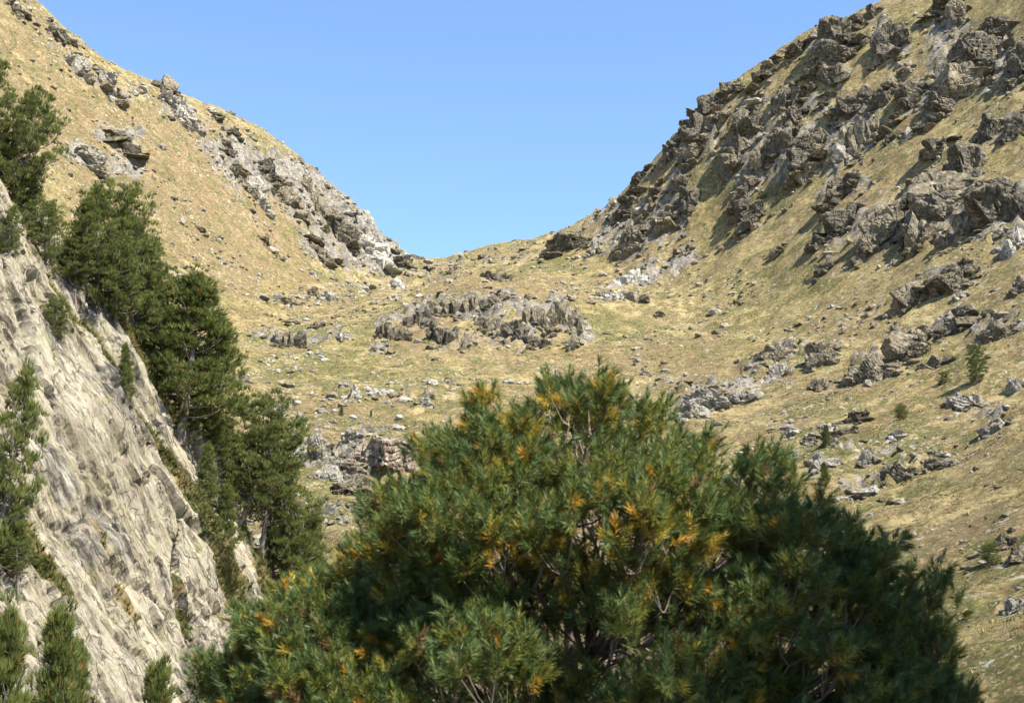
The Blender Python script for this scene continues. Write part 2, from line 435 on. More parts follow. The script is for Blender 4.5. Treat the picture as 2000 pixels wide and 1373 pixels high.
splat(ROCK, [
    ([(40, 5), (130, 80)], 26, .5), ([(90, 70), (200, 175), (290, 185)], 26, .55), ([(315, 185), (350, 215), (400, 240)], 30, .7), ([(400, 215), (500, 272)], 20, .4),
    ([(430, 305), (520, 340), (610, 400), (690, 450), (750, 490)], 42, 1), ([(590, 335), (700, 415), (750, 460)], 34, 1), ([(600, 480), (720, 505), (800, 505)], 26, 1),
    ([(140, 300), (260, 330)], 22, .9), ([(205, 262), (265, 275)], 20, 1), ([(345, 540), (400, 565)], 18, .8),
    ([(530, 590), (640, 580), (770, 550), (900, 520), (1040, 485)], 24, .55), ([(745, 655), (820, 605), (950, 590), (1100, 605), (1130, 650)], 34, 1), ([(860, 668), (1060, 655)], 30, .8),
    ([(1180, 572), (1265, 535), (1350, 505)], 26, .9), ([(500, 650), (600, 660), (670, 655)], 24, .7), ([(680, 765), (840, 785)], 18, .8), ([(530, 800), (560, 790)], 22, .8),
    ([(590, 880), (650, 910)], 40, 1), ([(680, 890), (790, 890)], 44, 1), ([(620, 1010), (740, 1000)], 24, .8), ([(1320, 800), (1400, 770), (1500, 730)], 40, 1),
    ([(1180, 440), (1300, 420), (1330, 360)], 40, .9), ([(1210, 480), (1260, 480)], 26, .9), ([(1300, 290), (1340, 245), (1400, 215)], 34, .9), ([(1430, 280), (1580, 300), (1690, 250)], 44, .9),
    ([(1600, 70), (1640, 130)], 34, .9), ([(1720, 70), (1750, 90)], 30, .8), ([(1850, 80), (1840, 170), (1920, 120), (1990, 130)], 46, .9), ([(1640, 430), (1720, 440), (1810, 440)], 40, .95),
    ([(1780, 385), (1900, 395), (2000, 395)], 44, 1), ([(1880, 455), (2000, 470)], 30, .9), ([(1770, 570), (1870, 540)], 34, .8), ([(1690, 710), (1760, 680), (1870, 630), (1990, 640)], 34, .9),
    ([(1510, 690), (1620, 690)], 28, .8), ([(1580, 860), (1700, 885), (1830, 890)], 22, .6), ([(1880, 785), (1960, 830)], 22, .7), ([(1640, 970), (1760, 930)], 20, .8),
    ([(1950, 1070), (2000, 1080)], 24, .9), ([(1970, 1180), (2000, 1190)], 24, .9), ([(1450, 380), (1470, 430)], 30, .8), ([(1620, 375), (1690, 365)], 26, .8), ([(1800, 300), (1850, 290)], 22, .7),
    ([(1640, 640), (1720, 590)], 16, .6), ([(1460, 215), (1560, 215), (1680, 210)], 30, .7), ([(1930, 245), (2000, 240)], 30, .8)])
splat(GREEN, [([(1140, 640), (1240, 655)], 28, 1), ([(1040, 525), (1100, 520)], 22, .9), ([(600, 640), (720, 640)], 30, .7), ([(560, 690), (700, 700)], 30, .6), ([(560, 830), (800, 840)], 40, .7),
    ([(600, 980), (720, 960)], 40, .9), ([(1680, 860), (1800, 850)], 30, .9), ([(1500, 540), (1600, 520)], 50, .4), ([(1800, 720), (1900, 700)], 34, .7), ([(1900, 1090), (2000, 1090)], 36, .9),
    ([(1300, 600), (1500, 640)], 50, .3), ([(1600, 800), (1800, 800)], 50, .5), ([(1750, 960), (1850, 950)], 30, .8), ([(700, 750), (760, 745)], 26, .8), ([(1400, 330), (1560, 340)], 40, .5), ([(520, 720), (900, 780)], 60, .8), ([(560, 880), (640, 1000)], 50, .9), ([(1500, 900), (1900, 870)], 60, .6), ([(1780, 1150), (1980, 1250)], 60, .6), ([(640, 560), (760, 620)], 40, .5)])
splat(HEATH, [([(100, 230), (300, 310), (480, 400)], 80, 1), ([(230, 420), (450, 480), (560, 500)], 70, 1), ([(30, 110), (160, 220)], 60, .9), ([(330, 260), (450, 330)], 50, .9), ([(200, 420), (400, 380), (560, 440)], 60, 1), ([(120, 200), (260, 260)], 50, .8), ([(850, 570), (1080, 560)], 34, 1), ([(800, 650), (1000, 670)], 40, .8), ([(560, 790), (760, 850)], 60, .7),
    ([(1350, 720), (1700, 790)], 60, .7), ([(1200, 700), (1350, 690)], 40, .8), ([(1800, 1100), (1990, 1000)], 60, .7)])
# relief: ledges and blocks where rock is bare, tussocks elsewhere
rm = smooth(0.25, 0.8, ROCK + 0.25 * fbm2(GX / 3, GY / 3, 31, 3))
cv, ce = cells2(GX / 3.0 + 0.2 * noise2(GX, GY, 5), GY / 4.6 + 0.2 * noise2(GX + 9, GY, 6), 12, True)
cv2, ce2 = cells2(GX / 1.3, GY / 1.9, 13, True)
GZ += far_w * rm * (1.9 * (cv - 0.35) + 0.75 * (cv2 - 0.5) - 0.6 * smooth(0.14, 0.0, ce))
GZ += far_w * (1 - rm) * (0.17 * fbm2(GX / 1.9, GY / 1.9, 41, 3) + 0.16 * np.maximum(0, noise2(GX / 4.2, GY / 4.2, 44)) + 0.5 * smooth(0.15, 0.5, fbm2(GX / 9, GY / 6, 47, 3)))
terr_v = np.stack([GX, GY, GZ], -1).reshape(-1, 3)
nx, ny = len(gx), len(gy)
ii = (np.arange(ny - 1)[:, None] * nx + np.arange(nx - 1)[None]).ravel()
me = mesh_from("hillside", terr_v, quads=np.stack([ii, ii + 1, ii + nx + 1, ii + nx], -1), smooth_shade=True)
add_float(me, "rock", ROCK.ravel()); add_float(me, "green", GREEN.ravel()); add_float(me, "heath", HEATH.ravel())
ground = tag(link("hillside", me, M['ground']), "dry grass mountain slopes with bare rock patches round a valley", kind="structure")

# ------------------------------------------------------------------ the pale cliff: two steep slabs one behind the other
N0 = np.array([0.81, -0.49, 0.34]); N0 /= np.linalg.norm(N0)
class Slab:
    def __init__(self, anchor, edge_px, s_rng, b_rng, seed, ds=0.14):
        self.n = N0
        self.o = anchor
        p = self.hit(np.array([e[0] for e in edge_px], float), np.array([e[1] for e in edge_px], float))
        a = p[-2] - p[1]; a -= self.n * (a @ self.n); self.a = a / np.linalg.norm(a)
        b = np.cross(self.a, self.n); self.b = b if b[1] < 0 else -b          # along the face, towards the viewer's side
        es = (p - self.o) @ self.a; eb = (p - self.o) @ self.b
        k = np.argsort(es); self.es = es[k]; self.eb = eb[k]; self.seed = seed
        self.s0, self.s1 = s_rng; self.b1 = b_rng
        self.ds = ds
    def hit(self, px, py):
        d = ray(px, py); t = ((self.o - EYE) @ self.n) / (d @ self.n)
        return EYE + d * t[..., None]
    def edge(self, s): return np.interp(s, self.es, self.eb) + 0.55 * noise2(s / 2.2, s * 0 + 3.3, self.seed) + 0.25 * noise2(s / 0.6, s * 0 + 8.3, self.seed)
    def relief(self, s, q):
        """height above the slab plane; s runs down the strata, q across them"""
        w = q + 0.9 * noise2(s / 16, q / 9, self.seed + 1)
        lay = np.zeros_like(s)
        for f, amp, sd in ((3.6, 0.42, 2), (1.2, 0.26, 3), (0.5, 0.17, 4)):
            v, e = cells2(s / (f * 4.5) + 0.10 * noise2(s / f, q / f, self.seed + sd + 40), w / f + 0.10 * noise2(s / (f * 1.5), q / f, self.seed + sd + 30), self.seed + sd, True)
            lay += amp * (v - 0.5) - amp * 0.5 * smooth(0.05, 0.0, e)
        return lay + 0.9 * fbm2(s / 12, q / 6, self.seed + 7, 4) + 0.13 * fbm2(s / 1.6, q / 0.5, self.seed + 8, 3) - 0.30 * smooth(0.10, 0.0, np.abs(noise2(s / 7, w / 1.7, self.seed + 9))) * smooth(-0.1, 0.4, noise2(s / 5, q / 4, self.seed + 10))
    def build(self, name, label):
        ns = int((self.s1 - self.s0) / (self.ds * 1.35)); s = np.linspace(self.s0, self.s1, ns)
        q = np.r_[-steps((0.0, 2.0, 0.2), (2.0, 14, 0.9))[::-1][:-1], np.arange(0, self.b1, self.ds)]
        S, Q = np.meshgrid(s, q)
        E0 = np.interp(S, self.es, self.eb); fit = np.polyfit(self.es, self.eb, 1)
        Qf = np.maximum(Q, 0); fade = np.exp(-Qf / 7.0)
        E = E0 * fade + (fit[0] * S + fit[1]) * (1 - fade) + (self.edge(S) - E0) * np.exp(-Qf / 0.8)
        rel = self.relief(S, E + Qf)
        back = np.maximum(-Q, 0)
        # in front of the edge the slab, behind it a rounded shoulder falling away into the hill
        off = -(1 - np.sqrt(np.clip(1 - (np.clip(1.2 - Qf, 0, 1.2) / 1.2) ** 2, 0, 1))) * 0.9
        pos = self.o + S[..., None] * self.a + (E + Qf - 0.25 * np.minimum(back, 2))[..., None] * self.b + (off + rel * smooth(-2.5, 0.6, Q) - back * 0.9)[..., None] * self.n
        pos[..., 2] -= 0.05 * back ** 1.5
        veg = 0.62 * smooth(2.2, -0.2, Q + 0.8 * noise2(S / 2, Q / 2, self.seed + 21)) + 0.66 * smooth(0.22, 0.55, noise2(S / 9, Q / 1.6, self.seed + 22)) + 0.3 * smooth(0.1, 0.6, noise2(S / 4, Q / 2.2, self.seed + 24))
        m, k = S.shape
        i = (np.arange(m - 1)[:, None] * k + np.arange(k - 1)[None]).ravel()
        me = mesh_from(name, pos.reshape(-1, 3), quads=np.stack([i, i + 1, i + k + 1, i + k], -1), smooth_shade=False)
        add_float(me, "veg", veg.ravel())
        at_ = me.attributes.new("strata", 'FLOAT_VECTOR', 'POINT'); at_.data.foreach_set("vector", np.stack([S, E + Qf, rel], -1).reshape(-1).astype(np.float32))
        self.S, self.Q, self.pos, self.veg = S, Q, pos, veg
        self.ob = tag(link(name, me, M['cliff']), label, kind="structure")
        return self
    def point(self, px, py, sink=0.0):
        """surface point nearest to the sight line of a pixel"""
        p = self.hit(np.array([px], float), np.array([py], float))[0]
        s = (p - self.o) @ self.a; b = (p - self.o) @ self.b
        qq = b - np.interp(s, self.es, self.eb)
        j = np.argmin(np.abs(self.Q[:, 0] - max(qq, 0.0))); i = np.argmin(np.abs(self.S[0] - s))
        return self.pos[j, i].copy()
front = Slab(at(0, 330, 70), [(-160, 60), (0, 325), (60, 440), (120, 565), (200, 640), (285, 745), (350, 905), (440, 1055), (492, 1175), (530, 1330), (570, 1480)], (-22, 40), 36, 100).build(
    "cliff", "pale lichen-streaked rock slab in front, steeply tilted with diagonal layers")
back = Slab(at(350, 815, 82), [(60, 330), (150, 520), (262, 655), (310, 730), (352, 800), (425, 850), (475, 930), (520, 1030), (562, 1160), (600, 1300), (640, 1480)], (-24, 32), 16, 200).build(
    "cliff_rib", "narrow pale rock rib behind the big tilted slab", )

# ------------------------------------------------------------------ rock shapes shared by the outcrops
def ico(sub):
    t = (1 + 5 ** 0.5) / 2
    v = [(-1, t, 0), (1, t, 0), (-1, -t, 0), (1, -t, 0), (0, -1, t), (0, 1, t), (0, -1, -t), (0, 1, -t), (t, 0, -1), (t, 0, 1), (-t, 0, -1), (-t, 0, 1)]
    f = [(0, 11, 5), (0, 5, 1), (0, 1, 7), (0, 7, 10), (0, 10, 11), (1, 5, 9), (5, 11, 4), (11, 10, 2), (10, 7, 6), (7, 1, 8), (3, 9, 4), (3, 4, 2), (3, 2, 6), (3, 6, 8), (3, 8, 9), (4, 9, 5), (2, 4, 11), (6, 2, 10), (8, 6, 7), (9, 8, 1)]
    v = np.array(v, float); f = np.array(f)
    for _ in range(sub):
        e = np.sort(np.concatenate([f[:, [0, 1]], f[:, [1, 2]], f[:, [2, 0]]]), 1)
        u, inv = np.unique(e, axis=0, return_inverse=True); inv = inv.ravel()
        mid = v[u].mean(1); k = len(f); n0 = len(v)
        a, b, c = inv[:k] + n0, inv[k:2 * k] + n0, inv[2 * k:] + n0
        v = np.r_[v, mid]
        f = np.concatenate([np.c_[f[:, 0], a, c], np.c_[f[:, 1], b, a], np.c_[f[:, 2], c, b], np.c_[a, b, c]])
    return v / np.linalg.norm(v, axis=1, keepdims=True), f

def rock_shape(seed, sub=4, planes=15, crag=0.14, strata=0.0):
    r = np.random.default_rng(seed)
    v, f = ico(sub)
    nrm = r.normal(size=(planes, 3)); nrm[:, 2] *= 0.75; nrm /= np.linalg.norm(nrm, axis=1, keepdims=True)
    dist = r.uniform(0.50, 0.95, planes)
    d = v @ nrm.T
    rad = np.min(np.where(d > 0.08, dist / np.maximum(d, 0.08), 9.0), axis=1)
    rad = np.minimum(rad, 1.25)
    p = v * rad[:, None]
    # broken secondary blocks and cracks
    for f_, a_ in ((2.2, 1.0), (4.5, 0.55), (9.0, 0.30)):
        nn = noise3(p * f_ + seed * 3.7, seed)
        p = p + v * (crag * a_ * (np.round(nn * 2.5) / 2.5 * 0.7 + nn * 0.3))[:, None]
    tilt = r.normal(0, 0.25, 3) + np.array([0.35, 0, 1]); tilt /= np.linalg.norm(tilt)
    h = p @ tilt
    lay = np.mod(h * r.uniform(4, 7) + 0.5 * noise3(p * 1.5, seed + 5), 1.0)
    p = p * (1 - strata * smooth(0.75, 1.0, lay))[:, None]
    ck = np.abs(noise3(p * np.array([2.6, 2.6, 0.9]) + 11, seed + 9))
    p = p * (1 - 0.20 * smooth(0.07, 0.0, ck))[:, None]
    return mesh_from("rock", p, tris=f, smooth_shade=False)
TINTS = {'d': 'rock_dark', 't': 'rock_tan', 'p': 'rock_pale', 'r': 'rock_red', 'w': 'rock_white'}
SHAPES = {}
for k, mk in TINTS.items():
    SHAPES[k] = []
    for j in range(7 if k in 'dt' else 5):
        m_ = rock_shape(ord(k) * 31 + j, 4, planes=[11, 14, 18][j % 3], crag=[0.08, 0.10, 0.06][j % 3], strata=[0.06, 0.14, 0.10][j % 3])
        m_.materials.append(M[mk]); SHAPES[k].append(m_)
SMALL = {k: [] for k in TINTS}
for k in TINTS:
    for j in range(4):
        m_ = rock_shape(ord(k) * 57 + j, 3, planes=10, crag=0.10, strata=0.04); m_.materials.append(M[TINTS[k]]); SMALL[k].append(m_)

prng = random.Random(11)
def outcrop(cx, cy, w, h, tint, label, style='crag', name="rock_outcrop"):
    """a bedrock outcrop: several crags standing side by side; pixel box gives place and size"""
    hit, t = height.cast(cx, cy + h * 0.30)
    if hit is None:
        hit, t = height.cast(cx, cy + h * 0.5 + 6)
    if hit is None: return None
    mpp = t / F_PX
    W_, H_ = w * mpp, h * mpp
    e = bpy.data.objects.new(name, None); COL.objects.link(e); e.empty_display_size = 0.5
    e.location = hit
    tag(e, label, "rock", "rock outcrops on the mountain slopes")
    d = hit[:2] / np.linalg.norm(hit[:2]); lat = np.array([d[1], -d[0]])
    def put(x, y, z, sx, sy, sz, rot, tk):
        o = bpy.data.objects.new("crag", prng.choice(SHAPES[tk])); COL.objects.link(o); o.parent = e
        o.location = (x - hit[0], y - hit[1], z - hit[2]); o.scale = (sx, sy, sz); o.rotation_euler = rot
    other = lambda: tint if prng.random() < 0.72 else prng.choice('dt' if tint in 'dt' else 'tp')
    if style == 'wall':                        # a face of upright columns
        k = max(5, int(w / 8))
        for i in range(k):
            u = -0.5 + (i + 0.5) / k
            off = lat * (u * W_) + d * (prng.uniform(-0.04, 0.16) * W_ + 0.25 * abs(u) * W_)
            x, y = hit[0] + off[0], hit[1] + off[1]; z = height(x, y)[0]
            sz = H_ * prng.uniform(0.40, 0.56) * (1 - 0.9 * u * u); sx = W_ / k * prng.uniform(0.75, 1.3)
            put(x, y, z + sz * 0.25, sx, sx * prng.uniform(.9, 1.8), sz, (prng.uniform(-.12, .12), prng.uniform(-.15, .15), prng.uniform(0, 6.28)), other())
    elif style == 'block':                     # one big block with a couple of pieces leaning on it
        for i, (u, v_, ks, kz) in enumerate(((0.0, 0.0, 0.50, 0.62), (0.30, 0.10, 0.30, 0.46), (-0.30, 0.22, 0.26, 0.36), (0.05, -0.20, 0.22, 0.22))):
            off = lat * (u * W_) + d * (v_ * W_ * 0.6); x, y = hit[0] + off[0], hit[1] + off[1]; z = height(x, y)[0]
            put(x, y, z + kz * H_ * 0.30, W_ * ks * prng.uniform(.95, 1.1), W_ * ks * 0.75, H_ * kz, (prng.uniform(-.08, .08), prng.uniform(-.05, .15), prng.uniform(0, 6.28)), tint)
    else:
        k = max(4, min(13, int(round(w * h / 330.0)) + 4))
        for i in range(k):
            u = prng.uniform(-.2, .2) if i == 0 else -1 + 2 * (i + 0.5) / k + prng.uniform(-0.2, 0.2)
            big = 1.0 if i == 0 else prng.uniform(0.35, 0.85)
            off = lat * (u * W_ * 0.42) + d * prng.uniform(-0.28, 0.25) * W_
            x, y = hit[0] + off[0], hit[1] + off[1]; z = height(x, y)[0]
            prof = math.sqrt(max(0.12, 1 - (u * 0.85) ** 2))
            sz = H_ * 0.58 * big * prof * prng.uniform(0.8, 1.15)
            sx = max(W_ * (0.42 if i == 0 else 0.29) * prng.uniform(0.7, 1.2), sz * 0.5); sy = sx * prng.uniform(0.7, 1.2)
            put(x, y, z + sz * 0.12, sx, sy, max(sz, 0.3 * sx), (prng.uniform(-.2, .2), prng.uniform(-.1, .35), prng.uniform(0, 6.28)), other())
    # broken pieces that have come to rest at the foot
    for i in range(3 + int(w / 14)):
        off = lat * (prng.uniform(-0.62, 0.62) * W_) - d * prng.uniform(0.05, 0.5) * W_
        x, y = hit[0] + off[0], hit[1] + off[1]; z = height(x, y)[0]; sx = H_ * prng.uniform(0.05, 0.16) + 0.15
        put(x, y, z + sx * 0.2, sx * prng.uniform(1, 1.7), sx, sx * 0.75, (prng.uniform(-.4, .4), prng.uniform(-.4, .4), prng.uniform(0, 6.28)), other())
    return e
BLOCK = ("reddish-banded", "huge smooth grey block", "square boulder", "lichen-green boulder", "pyramid boulder", "smooth grey dome", "dark square boulder", "fin-like outcrop")
WALL = ("knoll", "fluted", "columns", "face with vertical cracks", "apron of rock", "rough rock face")

# (centre x, centre y, width, height) in photo pixels, stone colour, label
OUT = [
 # right mountain, upper part
 (1628, 74, 100, 62, 'd', "big dark angular crag on the upper right skyline"),
 (1612, 120, 56, 44, 'd', "dark rock buttress directly under the big skyline crag"),
 (1705, 22, 34, 18, 'd', "low dark knob on the skyline between the top crag and the summit edge"),
 (1737, 72, 60, 64, 'd', "tall cracked grey outcrop throwing a shadow to its left, near the right skyline"),
 (1838, 11, 64, 24, 'd', "dark flat-topped rock cut by the top edge of the picture"),
 (1873, 22, 40, 40, 't', "pale tan boulder at the top edge beside a dark flat rock"),
 (1905, 84, 120, 82, 'd', "largest dark crag high on the right slope under the top edge"),
 (1870, 150, 122, 78, 't', "broken tan rock face below the largest upper right crag"),
 (1984, 125, 44, 72, 'd', "dark crag cut by the right edge, high up"),
 (1770, 132, 36, 24, 't', "small rounded grey boulder left of the broken tan face"),
 (1778, 178, 60, 46, 'd', "slanting dark ledge running down left from the broken tan face"),
 (1727, 176, 56, 34, 'd', "low dark ledge in grass left of the slanting ledge"),
 (1626, 158, 50, 32, 'd', "dark stepped rock midway below the skyline crag"),
 (1524, 182, 36, 44, 'd', "upright narrow grey rock below the skyline, left of the stepped rock"),
 (1559, 181, 24, 16, 'd', "small dark stone block next to an upright narrow rock"),
 (1460, 215, 52, 26, 'd', "low dark hump of rock just under the right skyline"),
 (1550, 215, 50, 40, 'd', "domed grey outcrop in the middle of the upper right slope"),
 (1668, 205, 76, 50, 'd', "broad smooth grey dome with a dark hollow on its left"),
 (1627, 230, 32, 26, 't', "rounded tan boulder at the foot of the broad dome"),
 (1372, 215, 50, 46, 'd', "dark jagged crag on the skyline shoulder of the right mountain"),
 (1345, 248, 62, 36, 'd', "dark ledges on the skyline just below the shoulder crag"),
 (1312, 282, 44, 32, 'd', "grey skyline step below the dark ledges"),
 (1443, 262, 76, 84, 'd', "tall dark pyramid-shaped outcrop on the right slope"),
 (1480, 305, 44, 40, 't', "tan cracked block at the foot of the dark pyramid outcrop"),
 (1528, 258, 56, 46, 'd', "dark blocky outcrop right of the pyramid outcrop"),
 (1580, 264, 62, 48, 'd', "rounded grey outcrop with bright top among the mid slope rocks"),
 (1678, 262, 76, 56, 't', "tan rock face with vertical cracks below the broad dome"),
 (1578, 308, 84, 36, 't', "wide band of tan rubble under the mid slope rocks"),
 (1636, 292, 56, 40, 'p', "pale tan slabs left of the cracked tan face"),
 (1735, 240, 42, 20, 'd', "dark thin ledge pointing down left in smooth grass"),
 (1744, 266, 34, 28, 'd', "pointed dark boulder beside a pale twin"),
 (1773, 260, 26, 28, 'p', "pale grey upright boulder beside a pointed dark one"),
 (1817, 226, 60, 36, 't', "tan rock with a green turf cap on the right slope"),
 (1830, 290, 62, 26, 'd', "flat dark rock spread low over the grass below the turf-capped rock"),
 (1932, 244, 44, 44, 'd', "dark split crag near the right edge, left one of a pair"),
 (1980, 240, 40, 52, 'd', "dark crag touching the right edge, right one of a pair"),
 (1352, 300, 56, 34, 't', "tan broken rocks below the skyline step"),
 (1248, 350, 52, 24, 'd', "dark skyline rocks at the lower end of the right ridge"),
 (1232, 388, 50, 28, 'd', "stacked dark boulders under the lower ridge skyline"),
 (1280, 372, 44, 24, 'd', "grey boulder pile right of the stacked dark boulders"),
 (1208, 415, 48, 28, 'd', "dark low crag at the ridge edge above the saddle"),
 (1262, 412, 46, 26, 't', "tan ledge in the rocky foot of the right ridge"),
 (1300, 420, 56, 36, 't', "lumpy tan rocks at the bottom of the rocky ridge foot"),
 (1328, 346, 36, 32, 'd', "dark notched rock above the grass tongue"),
 (1347, 385, 46, 46, 'd', "dark tall rocks at the right border of the ridge foot"),
 (1104, 470, 76, 40, 'd', "dark rounded crag on the saddle skyline where grass meets the right ridge"),
 (1160, 482, 34, 26, 'p', "pale stone lying right of the saddle crag"),
 (1228, 478, 64, 42, 't', "tan cracked crag standing in grass right of the saddle"),
 (1452, 380, 60, 44, 'd', "dark outcrop alone in the grass below the pyramid outcrop"),
 (1466, 424, 54, 34, 'd', "lower dark outcrop in line under the lone dark one"),
 (1643, 372, 80, 42, 'd', "dark ridged rock with green shrubs above the smooth block"),
 (1425, 180, 56, 20, 'd', "low dark rim of rock on the skyline right of the shoulder crag"),
 (1495, 138, 60, 26, 'd', "dark rim rocks midway along the upper right skyline"),
 (1560, 92, 50, 24, 'd', "dark rim rocks on the skyline just left of the big skyline crag"),
 (1668, 42, 40, 22, 'd', "small dark skyline teeth right of the big skyline crag"),
 (1392, 232, 60, 34, 't', "tan broken ledges right below the shoulder crag"),
 # right mountain, the big group
 (1646, 428, 68, 66, 'd', "huge smooth grey block with a flat sunlit face"),
 (1722, 436, 90, 94, 't', "tall tan crag with deep dark cracks right of the smooth block"),
 (1796, 445, 58, 78, 't', "narrow tan pillar standing in front of the dark overhang"),
 (1846, 372, 150, 104, 'd', "massive dark overhanging crag in the big right group"),
 (1930, 390, 100, 84, 'd', "dark shadowed crag right of the massive overhang"),
 (1981, 395, 46, 58, 'd', "dark crag end cut by the right edge beside the overhang group"),
 (1873, 448, 86, 44, 't', "low tan apron of rock below the shadowed crag"),
 (1982, 470, 48, 52, 'w', "white boulders heaped at the right edge below the dark group"),
 (1942, 456, 34, 22, 'w', "single white block left of the heaped white boulders"),
 (1600, 467, 60, 34, 'd', "low dark turf-covered rock below the smooth block"),
 (1520, 486, 36, 20, 'd', "small dark flat outcrop in open grass left of the turf-covered rock"),
 (1609, 523, 42, 34, 'd', "lone dark pyramid boulder in open grass with shadow at its left"),
 (1744, 511, 20, 20, 'w', "bright white upright stone alone in the grass"),
 (1850, 538, 88, 56, 'd', "dark ragged outcrop upper half of the slanting pair on the right slope"),
 (1778, 574, 72, 58, 't', "brown fin-like outcrop with a big shadow on its left side"),
 (1875, 572, 32, 24, 'w', "white-edged boulder at the foot of the ragged outcrop"),
 (1990, 555, 34, 40, 'd', "dark boulder at the right edge above the lower crag row"),
 # middle right
 (1226, 540, 62, 32, 'w', "white broken rocks on the grass right of the knoll"),
 (1192, 572, 52, 30, 'w', "white rounded slab left below the white broken rocks"),
 (1240, 580, 60, 26, 't', "tan low ledge with green shrubs under the white rocks"),
 (1286, 612, 20, 18, 'd', "small dark boulder in the grass below the tan ledge"),
 (1514, 684, 64, 42, 't', "grey-tan domed outcrop at the top of the long pale slab"),
 (1522, 720, 42, 42, 'p', "pale rounded block under the domed outcrop"),
 (1400, 772, 130, 58, 'p', "long pale slab of rock slanting up to the right behind the pine"),
 (1348, 806, 70, 34, 'p', "pale lower end of the long slab beside the pine top"),
 (1606, 690, 60, 52, 't', "knobbly tan outcrop right of the domed outcrop"),
 (1600, 748, 40, 38, 't', "small tan rock rib below the knobbly outcrop"),
 (1706, 718, 92, 64, 't', "wide tan crag with deep shadow at its left end"),
 (1766, 682, 74, 56, 't', "blocky tan crag leaning on the upper side of the wide tan crag"),
 (1800, 650, 54, 36, 't', "flat tan rock between the blocky crag and the upper row"),
 (1862, 630, 72, 46, 'd', "grey crag in the upper row under the green strip"),
 (1942, 646, 82, 50, 't', "long tan crag at the right end of the upper row"),
 (1828, 710, 60, 30, 'd', "dark rock half buried under a green cushion"),
 (1886, 785, 74, 42, 'p', "pale slab below the lone small pine on the right slope"),
 (1980, 750, 38, 32, 'p', "pale boulder at the right edge right of the lone pine"),
 (1944, 830, 56, 28, 'p', "pale fractured ledge below the boulder at the right edge"),
 (1672, 812, 54, 20, 't', "flat tan stones above the green meadow patch"),
 (1620, 832, 36, 22, 'p', "pale block left of the flat tan stones"),
 (1545, 838, 32, 18, 'p', "pale stone pair nearest above the pine's right shoulder"),
 (1584, 852, 30, 20, 'p', "pale stone a little right of the stone pair above the pine"),
 (1650, 842, 44, 18, 't', "thin tan ledge at the left end of the green meadow patch"),
 (1746, 850, 44, 14, 'w', "white flat stones along the green meadow patch"),
 (1608, 902, 60, 36, 'p', "rounded grey-pale rock just above the pine's right flank"),
 (1697, 892, 38, 34, 'p', "pale pointed rock in the meadow below the green patch"),
 (1756, 928, 62, 40, 't', "big square boulder with a dark left face in the lower right meadow"),
 (1826, 896, 36, 42, 't', "rough upright rock with dead roots right of the pointed rock"),
 (1690, 962, 60, 20, 'w', "trail of white stones running down left from the square boulder"),
 (1850, 905, 40, 14, 'p', "low pale stones right of the upright rock"),
 (1956, 1062, 50, 34, 'd', "dark boulder above the green shrub on the lower right slope"),
 (1990, 1072, 34, 50, 't', "tan crag cut by the right edge beside the green shrub"),
 (1982, 1182, 44, 34, 'p', "pale broken rocks at the right edge, lowest on the slope"),
 # the saddle, the knoll and the meadow
 (815, 616, 50, 36, 'd', "dark columnar crag at the left shoulder of the knoll"),
 (852, 602, 46, 34, 't', "tan columns second from the left on the knoll's upper wall"),
 (900, 598, 66, 36, 't', "long tan wall of columns on top of the knoll"),
 (950, 594, 44, 32, 't', "right end of the knoll's upper column wall"),
 (766, 650, 60, 42, 'd', "dark sloping rocks at the knoll's lower left end"),
 (864, 662, 62, 38, 'd', "dark ledges in the heath in the middle of the knoll"),
 (960, 634, 56, 36, 't', "pale tan face between the knoll's two walls"),
 (1004, 642, 50, 40, 'd', "dark recessed crag in the right half of the knoll"),
 (1052, 622, 58, 50, 't', "tan fluted crag in the knoll's right wall"),
 (1106, 624, 62, 58, 't', "highest fluted crag at the right end of the knoll"),
 (1040, 664, 60, 30, 'd', "low dark rocks at the knoll's foot on the right"),
 (1120, 668, 36, 26, 't', "separate tan boulder right of the knoll's foot"),
 (970, 541, 56, 20, 'd', "flat dark knob with green turf above the knoll"),
 (775, 551, 30, 20, 'w', "round white boulder on the grass left of the saddle line"),
 (568, 591, 50, 22, 't', "low tan ledge on the pale grass at the left of the hollow"),
 (541, 578, 26, 18, 'p', "pale rock just above the low tan ledge"),
 (640, 580, 34, 24, 'p', "pale jagged stone in the middle of the hollow"),
 (612, 570, 26, 16, 't', "small tan rock between ledge and jagged stone"),
 (668, 656, 32, 30, 'p', "pale pointed rock on a green hump left of the knoll"),
 (568, 662, 62, 40, 't', "low tan wall of thin columns left of the green hump"),
 (617, 634, 32, 20, 'd', "dark small crag on top of the green hump"),
 (742, 766, 56, 20, 'w', "bright white rock row in the meadow under the knoll"),
 (692, 763, 24, 18, 'w', "white split stone left of the bright white row"),
 (832, 784, 34, 14, 'w', "white flat stones right of the bright white row"),
 (541, 791, 42, 30, 'w', "white broken rock beside the rib's round pine"),
 (612, 868, 78, 66, 'p', "pale grey crag with grassy ledges left of the reddish block"),
 (640, 925, 60, 44, 'p', "pale lower cliff below the grassy ledges"),
 (745, 876, 146, 100, 'r', "big reddish-banded block with a black shadow on its left"),
 (690, 848, 60, 34, 'p', "grey cap rock on the upper left of the reddish block"),
 (690, 948, 70, 38, 't', "lichen-green boulder at the foot of the reddish block"),
 (715, 1006, 56, 26, 'p', "pale rocks in the meadow under the lichen-green boulder"),
 # left mountain
 (240, 270, 74, 30, 'd', "dark blue-grey crag alone on the left mountain side"),
 (168, 306, 66, 26, 'p', "pale slab left below the lone dark crag"),
 (324, 160, 52, 36, 'd', "dark beak of rock standing out of the left skyline"),
